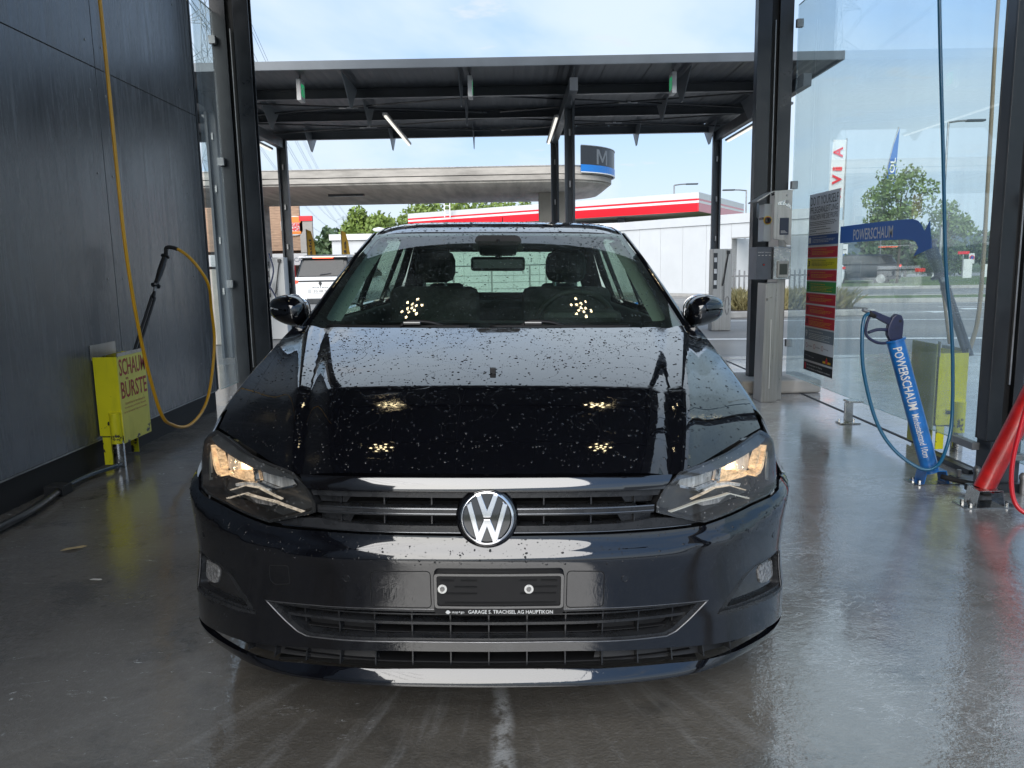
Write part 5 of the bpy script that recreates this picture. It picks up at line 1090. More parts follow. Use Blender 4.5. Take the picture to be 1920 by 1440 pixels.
BASE = Vector((0, 3.8, 0)); XC = -.065
M3 = Matrix((RT2, UP2, FW)).transposed() @ Matrix((RT, UP, FW))
car_pos = EYE + M3 @ (BASE+Vector((XC, 0, 0))-EYE)
car = thing('hatchback_car', 'wet glossy black hatchback facing the camera in the wash bay with its lamps lit', 'car', M=Matrix.Translation(car_pos) @ M3.to_4x4())
INV[car] = Matrix.Translation(-BASE)
def paint(name, base, film=True, cr=.015):
    g = NG(name); b = g.b
    b.inputs['Base Color'].default_value = (*base, 1); b.inputs['Roughness'].default_value = .04; b.inputs['Specular IOR Level'].default_value = .3
    b.inputs['Coat Weight'].default_value = 1.; b.inputs['Coat IOR'].default_value = 1.6
    patch_ = g.rng(g.noise(4.2, 6, .62, (1, 2.2, 1), .7), .56, .60)
    dull = g.rng(g.noise(7, 5, .6, (1, 3, 1), loc=(5, 0, 3)), .6, .63)
    r = g.math('ADD', g.math('MULTIPLY', patch_, .07), cr); r = g.math('ADD', r, g.math('MULTIPLY', dull, .05)); g.l(r, b.inputs['Coat Roughness'])
    h = g.math('ADD', g.math('MULTIPLY', patch_, .25), g.math('MULTIPLY', g.rng(g.vor(26, 'DISTANCE_TO_EDGE', (1, .8, 1)), .0, .035), .0))
    h = g.math('ADD', h, g.math('MULTIPLY', g.rng(g.noise(60, 2, .5), .62, .7), .12))
    g.l(g.bump(h, .10, .004), b.inputs['Coat Normal']); return g.m
P = {}
P['paint'] = paint('wet black paint', (.0035, .0038, .0055))
P['gloss'] = mat('gloss black trim', (.005, .005, .006), .05, coat=1., crough=.02, spec=.8)
P['plate'] = mat('black plate holder', (.012, .012, .013), .45, spec=.3)
P['edge2'] = mat('fog lamp surround', (.045, .046, .048), .32, coat=.4)
P['satin'] = mat('satin black plastic', (.020, .021, .023), .28, var=.25, vscale=30, rvar=.08)
P['edge'] = mat('dull metal trim', (.16, .16, .165), .28, .7, var=.2, vscale=20)
P['matt'] = mat('matt black plastic', (.010, .010, .011), .55)
P['void'] = mat('dark recess', (.004, .004, .004), .8)
P['chrome'] = mat('chrome', (.72, .72, .73), .06, 1.)
P['dchrome'] = mat('dull chrome strip', (.28, .29, .31), .15, 1.)
P['lens'] = glass('lamp lens', (.90, .91, .90), dirt=.015, speck=.3, f0=.07, dirtcol=(.8, .8, .8))
P['housing'] = mat('lamp housing', (.05, .051, .052), .3, coat=.5, var=.3, vscale=14)
P['refl'] = mat('lamp reflector', (.85, .85, .84), .42, .35, var=.5, vscale=22, stretch=(4, 1, .4))
def warm(name, col, e):
    g = NG(name); b = g.b; n = g.rng(g.noise(30, 5, .65, (1.6, 1, 3.2), 1.5), .3, .72)
    b.inputs['Base Color'].default_value = (.5, .36, .2, 1); b.inputs['Metallic'].default_value = .6; b.inputs['Roughness'].default_value = .2
    b.inputs['Emission Color'].default_value = (*col, 1); g.l(g.rng(n, 0, 1, e*.25, e*1.25, False), b.inputs['Emission Strength']); return g.m
P['amber'] = warm('lit amber reflector', (1., .66, .38), .26)
P['warmw'] = warm('lit running light', (1., .88, .74), .16)
P['seal'] = P['matt']
TINT = (.55, .67, .60)
P['wind'] = glass('windscreen glass', TINT, dirt=.08, speck=.12, f0=.10, dirtcol=(.5, .6, .6), rough=.004, wet=.02)
P['side'] = glass('side window glass', (.66, .82, .74), dirt=.02, speck=.12)
P['cabin'] = mat('dark cabin plastic', (.045, .05, .048), .6, var=.2, vscale=10)
P['fabric'] = mat('dark seat fabric', (.05, .054, .052), .9, var=.3, vscale=30, bump=.3)
P['liner'] = mat('grey headliner', (.30, .32, .31), .9)
P['pillar'] = mat('grey green pillar trim', (.42, .48, .44), .7)
P['tyre'] = mat('wet tyre', (.012, .012, .012), .5)
P['rim'] = mat('alloy rim', (.30, .31, .32), .3, .9)

def mirror(h):
    """close a half outline given from the centre line outwards"""
    h = [tuple(p) for p in h]
    return h+[(-a, b) for a, b in h[::-1] if abs(a) > 1e-4]
def resample(poly, d, sc):
    out = []; n = len(poly)
    for i in range(n):
        a, b = np.array(poly[i]), np.array(poly[(i+1) % n]); L_ = math.hypot((b-a)[0]*sc[0], (b-a)[1]*sc[1]); k = max(1, int(math.ceil(L_/d)))
        for j in range(k): out.append(tuple(a+(b-a)*j/k))
    return out
def rounded(poly, r, k=4):
    """round the corners of a polygon"""
    out = []; n = len(poly)
    for i in range(n):
        a, b, c = (np.array(poly[j % n], float) for j in (i-1, i, i+1)); u, w = a-b, c-b; lu, lw = np.linalg.norm(u), np.linalg.norm(w); q = min(r, lu*.45, lw*.45)
        p0, p1 = b+u/lu*q, b+w/lw*q
        for j in range(k+1): t = j/k; out.append(tuple((1-t)**2*p0+2*t*(1-t)*b+t*t*p1))
    return out
def inside(pts, poly):
    x, y = pts[:, 0], pts[:, 1]; r = np.zeros(len(pts), bool); P_ = np.array(poly); n = len(P_)
    for i in range(n):
        x0, y0 = P_[i]; x1, y1 = P_[(i+1) % n]
        if y0 == y1: continue
        c = ((y0 > y) != (y1 > y)) & (x < (x1-x0)*(y-y0)/(y1-y0)+x0); r ^= c
    return r
def bdist(pts, poly, sc):
    P_ = np.array(poly)*sc; Q = pts*sc; d = np.full(len(pts), 1e9); n = len(P_)
    for i in range(n):
        a, b = P_[i], P_[(i+1) % n]; ab = b-a; t = np.clip(((Q-a)@ab)/max(1e-12, ab@ab), 0, 1); d = np.minimum(d, np.hypot(*((a+t[:, None]*ab-Q).T)))
    return d
def patch(name, outline, fn, m, parent, holes=(), res=.02, bres=None, sc=(1, 1), skirt=.0, out=(0, -1, .3), flat=False):
    """a curved sheet on the surface fn, cut to the outline, with turned-in edges"""
    bres = bres or res*.6; sc = np.array(sc, float); loops = [resample(outline, bres, sc)]+[resample(h, bres, sc) for h in holes]
    pts = []; edges = []
    for L_ in loops:
        n0 = len(pts); pts += L_; edges += [(n0+i, n0+(i+1) % len(L_)) for i in range(len(L_))]
    A = np.array(loops[0]); lo, hi = A.min(0), A.max(0)
    gx = np.arange(lo[0]+res/sc[0]*.5, hi[0], res/sc[0]); gy = np.arange(lo[1]+res/sc[1]*.5, hi[1], res/sc[1])
    G_ = np.array([(a, b) for b in gy for a in gx]) if len(gx) and len(gy) else np.zeros((0, 2))
    if len(G_):
        k = inside(G_, loops[0])
        for h in loops[1:]: k &= ~inside(G_, h)
        G_ = G_[k]
        if len(G_):
            d = bdist(G_, loops[0], sc)
            for h in loops[1:]: d = np.minimum(d, bdist(G_, h, sc))
            G_ = G_[d > res*.38]
    allp = [Vector(p) for p in pts]+[Vector(p) for p in G_]
    r = delaunay_2d_cdt(allp, edges, [], 0, 1e-7)
    V2 = np.array([tuple(v) for v in r[0]]); F3 = [f for f in r[2]]
    cen = np.array([V2[list(f)].mean(0) for f in F3]); k = inside(cen, loops[0])
    for h in loops[1:]: k &= ~inside(cen, h)
    F3 = [f for f, q in zip(F3, k) if q]
    used = sorted({i for f in F3 for i in f}); remap = {u: i for i, u in enumerate(used)}; V2 = V2[used]; F3 = [tuple(remap[i] for i in f) for f in F3]
    V3 = np.array([fn(a, b) for a, b in V2]); e = 1e-4; o = np.array(out, float)
    da = np.array([fn(a+e/sc[0], b) for a, b in V2])-V3; db = np.array([fn(a, b+e/sc[1]) for a, b in V2])-V3
    N_ = np.cross(da, db); N_ /= np.linalg.norm(N_, axis=1)[:, None]+1e-12
    flip = (N_@o) < 0; 
    if flip.sum() > len(flip)/2: N_ = -N_
    F4 = []
    for f in F3:
        a, b, c = V3[list(f)]; n = np.cross(b-a, c-a); F4.append(f if n@N_[f[0]] > 0 else f[::-1])
    verts = [tuple(v) for v in V3]; nors = [tuple(n) for n in N_]
    if skirt:
        cnt = {}
        for f in F4:
            for i in range(3): cnt[(f[i], f[(i+1) % 3])] = 1
        bd = [e_ for e_ in cnt if (e_[1], e_[0]) not in cnt]; m0 = {}
        for a, b in bd:
            for q in (a, b):
                if q not in m0: m0[q] = len(verts); verts += [tuple(V3[q]), tuple(V3[q]-N_[q]*skirt)]; nors += [(0, 0, 0)]*2
            F4.append((m0[b], m0[a], m0[a]+1, m0[b]+1))
    me = bpy.data.meshes.new(name); me.from_pydata(verts, [], F4); me.shade_smooth()
    ob = link(name, me, m, parent)
    if not flat:
        me.normals_split_custom_set_from_vertices(nors)
    return ob
def F(off=0.): return lambda s, z: Fs(s, z, off)
def flipx(p): return [(-a, b) for a, b in p]
# ---- bonnet
rear = [(0, 2.842), (.2428, 2.849), (.42, 2.872), (.548, 2.902), (.66, 2.945), (.7488, 2.995), (.797, 3.06)]
shut = [(.7970, 2.93), (.7915, 2.70), (.7895, 2.5), (.790, 2.37), (.7905, 2.28), (.7880, 2.1965)]
front = [(.760, 2.1655), (.729, 2.1308), (.68, 2.0795), (.6266, 2.0267), (.57, 1.9725), (.5188, 1.9284), (.484, 1.9095), (.40, 1.886), (.25, 1.8585), (.12, 1.8495), (0, 1.8469)]
bonnet = patch('bonnet', mirror(rear+shut+front), lambda x, y: hood(x, y), P['paint'], car, res=.016, bres=.012, skirt=.022, out=(0, 0, 1))
# ---- bumper
L = .004
bt = [(0, .5555), (.1984, .5565), (.364, .5575), (.4978, .5565), (.5722, .5575), (.6453, .5665), (.7593, .5785), (.863, .5845), (.916, .5935), (.945, .612), (1.16, .64)]
bb_ = [(1.16, .215), (1.08, .178), (.98, .160), (.88, .153), (.70, .152), (0, .152)]
fog = rounded([(-.955, .400), (-.925, .4145), (-.8373, .4135), (-.7728, .4139), (-.7143, .3995), (-.6603, .3588), (-.6189, .3164), (-.6778, .3124), (-.7523, .3091), (-.8599, .2998), (-.957, .290)], .012)
low = [(.5908, .3592), (.48, .3636), (.2944, .3700), (0, .3703), ]
lowh = [(0, .3703), (.2944, .3703), (.48, .3650), (.5908, .3592), (.5345, .3085), (.5003, .2834), (.4719, .2735), (.3704, .2740), (.2027, .2782), (0, .2785)]
loww = [(0, .3615), (.2949, .3615), (.4812, .3560), (.5567, .3525), (.517, .3175), (.488, .2944), (.4613, .2845), (.3695, .2842), (.2022, .2888), (0, .2888)]
slot = [(0, .2552), (.2309, .2548), (.4628, .2436), (.6049, .2330), (.7581, .2215), (.8672, .2100), (1.0, .1980), (1.0, .1935), (.93, .1900), (.8484, .1905), (.7281, .1940), (.5924, .1975), (.4677, .2035), (.232, .2087), (0, .2101)]
bumper = patch('bumper', mirror(bt+bb_), F(), P['paint'], car, holes=[fog, flipx(fog), mirror(lowh), mirror(slot)], res=.014, bres=.010, skirt=.016)
patch('lower_grille_frame', mirror([(a*.997, b-.0006 if b > .33 else b+.0006) for a, b in lowh]), F(.004), P['satin'], bumper, holes=[mirror(loww)], res=.012, bres=.010, skirt=.05)
for sx in (-1, 1): strip_later = None
patch('recess', mirror(bt[:6]+[(.64, .30), (.62, .16), (0, .16)]), F(.085), P['void'], car, res=.05)
lg = thing_part = None
def strip(name, s0, s1, z0, z1, off, m, parent, dep=.012, n=40, zf=None):
    mb = MB(); zf = zf or (lambda s: 0.)
    ring = [(z0, off), (z1, off), (z1, off+dep), (z0, off+dep)]
    pts_ = [[Vector(Fs(s, z+zf(s), o_)) for z, o_ in ring] for s in np.linspace(s0, s1, n)]
    vs = [p for q in pts_ for p in q]; fs = [(i*4+k, i*4+(k+1) % 4, (i+1)*4+(k+1) % 4, (i+1)*4+k) for i in range(n-1) for k in range(4)]+[(0, 1, 2, 3), ((n-1)*4+3, (n-1)*4+2, (n-1)*4+1, (n-1)*4)]
    mb._add(vs, fs); return mb.build(name, m, parent, smooth=True, auto=40)
def rib(name, s, z0, z1, o0, o1, m, parent, w=.0035):
    mb = MB(); a = [Fs(s+q, z, o_) for q in (-w/2, w/2) for z in (z0, z1) for o_ in (o0, o1)]
    mb._add(a, [(0, 1, 3, 2), (4, 6, 7, 5), (0, 4, 5, 1), (2, 3, 7, 6), (0, 2, 6, 4), (1, 5, 7, 3)]); return mb.build(name, m, parent)
lgr = strip('lower_grille', -.53, .53, .3215, .3290, .012, P['satin'], car, .03)
strip('slat', -.545, .545, .3475, .3510, .016, P['satin'], lgr, .03, zf=lambda s: -.002*abs(s)/.5)
strip('slat', -.50, .50, .2905, .2930, .03, P['matt'], lgr, .03)
for k in range(-5, 6):
    s = .0065+k*.0975; zt = .358 if abs(s) < .46 else .350; zb_ = .287 if abs(s) < .46 else .305
    rib('rib', s, zb_, zt, .020, .075, P['satin'], lgr)
for sx in (-1, 1):
    patch('blanking_panel', [(sx*a, b) for a, b in ((.305, .357), (.545, .352), (.515, .318), (.47, .289), (.29, .290))], F(.045), P['matt'], lgr, res=.04)
slg = strip('lowest_grille', -.56, .56, .2120, .2150, .025, P['matt'], car, .05)
for k in range(-7, 8):
    s = .0065+k*.0975; zt = .2535-.030*(abs(s)/.62)**1.6; zb_ = .210-.012*(abs(s)/.6)**1.5; rib('rib', s, zb_, zt, .018, .07, P['satin'], slg)
for sx in (-1, 1):
    patch('blanking_panel', [(sx*a, b) for a, b in ((.29, .250), (.60, .232), (.85, .2110), (1.0, .197), (.85, .190), (.60, .197), (.28, .208))], F(.04), P['matt'], slg, res=.04)
def line_on(nm, poly, off, r, m, parent):
    pts_ = [Vector(Fs(a, b, off)) for a, b in resample(poly, .012, np.array([1, 1]))]
    return MB().tube(pts_+pts_[:2], r, 6).build(nm, m, parent, smooth=True)
line_on('bright_edge', mirror([(a*.996, b-.0008 if b > .33 else b+.0008) for a, b in lowh]), .0018, .0024, P['edge'], bumper)
line_on('tow_cover', rounded([(-.5596, .4618), (-.5016, .4683), (-.5026, .4179), (-.5514, .4094), (-.5637, .4205)], .008), -.0002, .0010, P['void'], bumper)
# ---- upper grille
gr = patch('grille_bar', mirror([(0, .7000), (.28, .6995), (.4813, .6960), (.4533, .6635), (.28, .6662), (0, .6664)]), F(), P['gloss'], car, res=.014, skirt=.02)
patch('grille_trim', mirror([(0, .6625), (.28, .6622), (.4500, .6598), (.4432, .6460), (.28, .6489), (0, .6492)]), F(.010), P['satin'], gr, res=.02, skirt=.02)
patch('grille_slat', mirror([(0, .6245), (.28, .6245), (.432, .6228), (.430, .6030), (.28, .6042), (0, .6045)]), F(.008), P['satin'], gr, res=.02, skirt=.03)
strip('bright_line', -.430, .430, .6205, .6235, .0055, P['dchrome'], gr, .003); strip('bright_line', -.430, .430, .6085, .6105, .0055, P['dchrome'], gr, .003)
patch('grille_lower_bar', mirror([(0, .5765), (.20, .5763), (.364, .5785), (.432, .5865), (.4975, .5815), (.568, .5625), (.4978, .5600), (.364, .5608), (.1984, .5600), (0, .5590)]), F(.014), P['satin'], gr, res=.02, skirt=.04)
strip('bright_line', -.54, .54, .5595, .5612, .010, P['dchrome'], gr, .003, zf=lambda s: .001*abs(s))
for s in (-.372, -.255, -.135, .145, .265, .382):
    rib('rib', s, .627, .6475, .02, .07, P['satin'], gr); rib('rib', s, .579, .602, .02, .07, P['satin'], gr)
for sx in (-1, 1):
    patch('grille_filler', [(sx*a, b) for a, b in ((.345, .6475), (.44, .646), (.432, .626), (.36, .627))], F(.03), P['satin'], gr, res=.04)
    patch('grille_filler', [(sx*a, b) for a, b in ((.335, .603), (.432, .602), (.43, .585), (.35, .578))], F(.03), P['satin'], gr, res=.04)
# ---- emblem: ring and two stacked letters
ec = Vector(Fs(.004, .6055, -.012)); em = MB()
ax = Vector((0, -1, .16)).normalized(); ux = Vector((1, 0, 0)); uy = ax.cross(ux)*-1
uy = ux.cross(ax)*-1 if ux.cross(ax).z < 0 else ux.cross(ax)
er = .0660
emb = MB().lathe(ec-ax*.016, ax, [(-.02, .078), (0, .0765), (.008, .0735), (.0125, .0695), (.0135, .067)], 64).build('emblem', P['gloss'], car, smooth=True, auto=50)
MB().lathe(ec, ax, [(-.006, .0675), (-.003, .0672), (.0005, .0640), (.0005, .0605), (-.004, .0575), (-.008, .0570)], 64).build('emblem_ring', P['chrome'], emb, smooth=True, auto=50)
MB().cyl(ec-ax*.012, ec-ax*.0055, .0660, n=48).build('emblem_disc', P['gloss'], emb)
def eshape(poly, nm):
    q = [(a*er, b*er) for a, b in poly]
    MB().prism(q, lambda a, b, t_: ec-ax*.0050+ux*a+uy*b+ax*t_, .0045).build(nm, P['chrome'], emb, bev=.0016)
eshape([(-.41, .80), (-.145, .02), (.145, .02), (.41, .80), (.215, .87), (0, .31), (-.215, .87)], 'letter')
eshape([(-.76, .47), (-.40, -.82), (-.20, -.88), (0, -.36), (.20, -.88), (.40, -.82), (.76, .47), (.58, .60), (.30, -.46), (.125, -.05), (-.125, -.05), (-.30, -.46), (-.58, .60)], 'letter')
# ---- plate holder
pc0, pc1 = -.1265, .1925
ph = patch('plate_holder', rounded([(pc0, .3630), (pc1, .3630), (pc1, .4765), (pc0, .4765)], .012), F(-.012), P['plate'], car, res=.02, skirt=.012)
patch('rim', rounded([(pc0+.002, .3815), (pc1-.002, .3815), (pc1-.002, .4745), (pc0+.002, .4745)], .010), F(-.0165), P['gloss'], ph, holes=[rounded([(pc0+.0085, .3875), (pc1-.0085, .3875), (pc1-.0085, .4690), (pc0+.0085, .4690)], .007)], res=.01, skirt=.004)
for s0, s1, z in ((-.108, -.075, .4560), (-.060, -.02, .4560), (.085, .125, .4560), (.135, .175, .4560), (-.075, -.02, .4385), (.115, .175, .4385), (-.10, -.02, .4205), (.085, .172, .4205), (-.10, .172, .3955)):
    strip('slot_mark', s0, s1, z-.0018, z+.0018, -.0135, P['void'], ph, .001, n=6)
for s in (-.1045, .1060):
    c = Vector(Fs(s, .4335, -.0135)); nrm = Vector((0, -1, 0))
    w_ = MB().cyl(c, c+nrm*.002, .0112, n=28).build('washer', mat('white washer', (.62, .62, .60), .35, .5), ph)
    MB().cyl(c+nrm*.0021, c+nrm*.006, .0060, .0052, n=20).build('screw', P['gloss'], w_)
yv = Fs(.03, .37, -.0150)[1]
text('GARAGE S. TRACHSEL AG HAUPTIKON', (-.0425, yv, .3672), (1, 0, 0), (0, 0, 1), .208, .0098, M['wtxt'], 'lettering', ph, .014)
text('stop+go', (-.083, yv, .3662), (1, 0, 0), (0, 0, 1), .031, .0078, M['wtxt'], 'lettering', ph, .012)
MB().prism([(0, .0045), (.004, .0095), (.008, .0095), (.013, .0045), (.008, 0), (.004, 0)], lambda a, b, t_: Vector((-.0985+a, yv-.0002-t_, .3665+b)), .0004).build('emblem', M['wtxt'], ph)
for sx in (-1, 1):
    # grooves, sensors
    q = [(sx*.135, .4745), (sx*.283, .4710), (sx*.285, .3745), (sx*.135, .3745)] if sx < 0 else [(.20, .4745), (.292, .4710), (.294, .3745), (.20, .3745)]
    g2 = [(a+(.0022 if a < np.mean([u for u, _ in q]) else -.0022), b+(.0022 if b < .42 else -.0022)) for a, b in q]
    line_on('panel_line', rounded(q, .012), -.0002, .0011, P['void'], bumper)
    for s, z, r in ((.3452, .449, .0075), (.862, .478, .0075)):
        c = Vector(Fs(sx*s, z, 0)); n_ = -(Vector(Fs(sx*s, z, .01))-c).normalized()
        MB().cyl(c-n_*.004, c+n_*.0012, r, n=24).build('parking_sensor', P['paint'], bumper, smooth=False, auto=40)
        MB().lathe(c, n_, [(.0004, r+.0015), (.0009, r+.0007), (.0004, r)], 24).build('sensor_ring', P['satin'], bumper)
    # fog lamp pockets
    fg = flipx(fog) if sx > 0 else fog; K = lambda t_: [(abs(a)*sx, b) for a, b in t_]
    fp = patch('fog_pocket', fg, F(.030), P['satin'], car, res=.02, skirt=.01)
    line_on('bright_edge', [(a*(.996), b) for a, b in fg], .003, .0022, P['edge'], fp)
    fr_in = rounded(K([(.945, .392), (.925, .4040), (.8341, .4045), (.782, .4030), (.7393, .3885), (.700, .3585), (.655, .3240), (.70, .3225), (.7518, .3205), (.8382, .3160), (.946, .307)]), .012)
    patch('fog_frame', [(a, b) for a, b in fg], F(.006), P['satin'], fp, holes=[fr_in], res=.012, skirt=.024)
    patch('fog_glass', K([(.93, .385), (.84, .3970), (.786, .3970), (.7443, .3830), (.7031, .3560), (.672, .3330), (.7518, .3290), (.8382, .3245), (.93, .318)]), F(.020), mat('smoked lens', (.016, .016, .017), .12, coat=1.), fp, res=.02, skirt=.006)
    fl = patch('fog_lens', rounded(K([(.930, .3800), (.8400, .3920), (.822, .378), (.832, .3400), (.878, .3310), (.930, .334)]), .01), F(.016), mat('frosted lamp glass', (.22, .22, .22), .12, coat=.8, var=.55, vscale=90, bump=.8, bscale=160), fp, res=.015, skirt=.005)
    patch('fog_lower_bar', K([(.945, .3020), (.86, .3065), (.7523, .3155), (.6778, .3185), (.6300, .3200), (.6210, .3140), (.6778, .3100), (.7523, .3065), (.86, .2965), (.95, .2890)]), F(-.002), P['satin'], fp, res=.02, skirt=.012)
    # headlamp
    hl_ = [(.8586, .7667), (.8168, .7605), (.7237, .7398), (.6139, .7200), (.5311, .7052), (.503, .6985), (.4563, .6655), (.4345, .6263), (.4345, .6035), (.4975, .5845), (.5741, .5635), (.6456, .5725), (.7593, .5845), (.863, .5905), (.912, .6010), (.930, .6300), (.925, .665), (.905, .71), (.885, .752)]
    hl_ = K(hl_)
    hp = patch('headlight', [(a, b if b < .66 else .66+(b-.66)*.55) for a, b in hl_], F(.062), P['housing'], car, res=.02, skirt=.0)
    patch('headlight_bezel', hl_, F(.0035), P['matt'], hp, holes=[[(np.mean([p[0] for p in hl_])+(a-np.mean([p[0] for p in hl_]))*.965, .655+(b-.655)*.93) for a, b in hl_]], res=.014, skirt=.058)
    patch('lens', hl_, F(.0012), P['lens'], hp, res=.012, skirt=.003)
    def X(nm, key, off, m, sk=.008, **kw): return patch(nm, K(key), F(off), m, hp, res=.012, skirt=sk, **kw)
    X('upper_mask', [(.862, .757), (.8168, .7520), (.7237, .7310), (.6139, .7110), (.5311, .6960), (.505, .690), (.50, .680), (.56, .6855), (.65, .6975), (.75, .7140), (.83, .7290), (.872, .742)], .012, P['housing'], .03)
    X('reflector', [(.835, .727), (.76, .7130), (.690, .702), (.660, .6945), (.652, .6580), (.71, .6450), (.80, .6420), (.845, .6660)], .050, P['refl'], 0)
    X('reflector', [(.648, .6905), (.588, .6830), (.532, .6740), (.515, .6560), (.5649, .6450), (.640, .6560)], .046, P['refl'], 0)
    X('lit_floor', [(.8188, .6560), (.775, .6660), (.7383, .6740), (.700, .6780), (.668, .6740), (.660, .6520), (.7177, .6465), (.8004, .6440)], .038, P['amber'], .02)
    X('lit_edge', [(.892, .7200), (.883, .7190), (.866, .6850), (.848, .6560), (.82, .6480), (.82, .6430), (.852, .6470), (.872, .6640)], .020, P['amber'], .03)
    X('lit_edge', [(.872, .7190), (.866, .7160), (.852, .6880), (.838, .6640), (.826, .6600), (.838, .69), (.856, .712)], .026, P['amber'], .02)
    X('light_bar', [(.772, .6125), (.6955, .6390), (.6332, .6415), (.5500, .6205), (.5500, .6225), (.6330, .6440), (.6960, .6415), (.776, .6145)], .022, P['warmw'], .01)
    X('light_bar', [(.7815, .5890), (.6918, .6182), (.5703, .6127), (.4650, .5905), (.4645, .5935), (.570, .6162), (.6913, .6216), (.7870, .5910)], .018, P['warmw'] if sx < 0 else mat('bright bar', (.6, .6, .56), .25, .8, emis=(1, .95, .8), es=.08), .01)
    X('bright_edge', [(.640, .6550), (.5691, .6420), (.513, .6560), (.512, .6620), (.569, .6480), (.638, .6610)], .024, P['chrome'], .012)
    X('bright_edge', [(.660, .7020), (.655, .7010), (.643, .6600), (.650, .6560)], .024, P['chrome'], .012)
    X('step', [(.76, .6330), (.70, .6470), (.645, .6520), (.60, .6400), (.60, .6330), (.645, .6440), (.70, .6390), (.755, .6260)], .030, P['refl'], .01)
    X('prism_lens', [(.70, .6080), (.66, .6110), (.60, .6100), (.575, .6040), (.60, .5960), (.66, .5950)], .035, mat('prism lens', (.45, .43, .42), .15, .4, var=.5, vscale=120, stretch=(1, 1, .3)), .004)
    X('side_lens', [(.915, .668), (.900, .700), (.893, .660), (.895, .620), (.912, .615)], .02, mat('pale side', (.35, .37, .36), .25, .5), .004)
    ld = bpy.data.lights.new('lamp_bulb', 'POINT'); ld.energy = .035; ld.color = (1, .66, .36); ld.shadow_soft_size = .012
    lo = bpy.data.objects.new('lamp_bulb', ld); C.objects.link(lo); lo.parent = hp; lo.location = INV[hp] @ Vector(Fs(sx*.745, .682, .034))
# ---- windscreen, pillars, roof
sW = (.69, .86)
wo = [(-.985, .0), (.985, .0), (1, .02), (1, .985), (.97, 1.), (-.97, 1.), (-1, .985), (-1, .02)]
wi = rounded([(-.93, .075), (.93, .075), (.95, .5), (.965, .965), (-.965, .965), (-.95, .5)], .05)
Wf = lambda off: (lambda u, v: wind(u, v, off))
ws = patch('windscreen', wo, Wf(0), P['wind'], car, res=.03, sc=sW, out=(0, -1, 1))
patch('black_border', wo, Wf(.004), P['gloss'], ws, holes=[wi], res=.03, sc=sW, out=(0, -1, 1))
patch('mirror_mount', rounded([(-.16, .955), (.16, .955), (.13, .80), (-.13, .80)], .03), Wf(.006), P['matt'], ws, res=.03, sc=sW, out=(0, -1, 1), skirt=.04)
MB().box(-.012, .012, YT+.03, YT+.05, ZT-.09, ZT-.03).build('mount_stem', P['matt'], ws)
def gs(y, h, off=0.): zt = roof(.612, max(y, 3.83))[2]-.006; return np.array([.815-off+(.632-.815)*h, y, .985+(zt-.985)*h])
def roofline(x): return roof(x, 4)
rfo = [(u*.606, YT+.006+.15*abs(u)**2.2) for u in np.linspace(0, 1, 14)]+[(.612, 4.6), (.60, 5.3), (.56, 5.50), (.3, 5.56), (0, 5.58)]
roofp = patch('roof', mirror(rfo), lambda x, y: roof(x, y), P['paint'], car, res=.03, skirt=.012, out=(0, 0, 1))
patch('headliner', mirror([(a*.985, b+(.03 if b < 4.2 else -.05)) for a, b in rfo]), lambda x, y: roof(x, y)-np.array([0, 0, .035]), P['liner'], car, res=.06, out=(0, 0, 1))
MB().tube([(0, 5.30, roof(0, 5.3)[2]), (0, 5.33, roof(0, 5.3)[2]+.02), (0, 5.40, roof(0, 5.3)[2]+.14)], [.012, .005, .0025], 8).build('aerial', P['matt'], car)
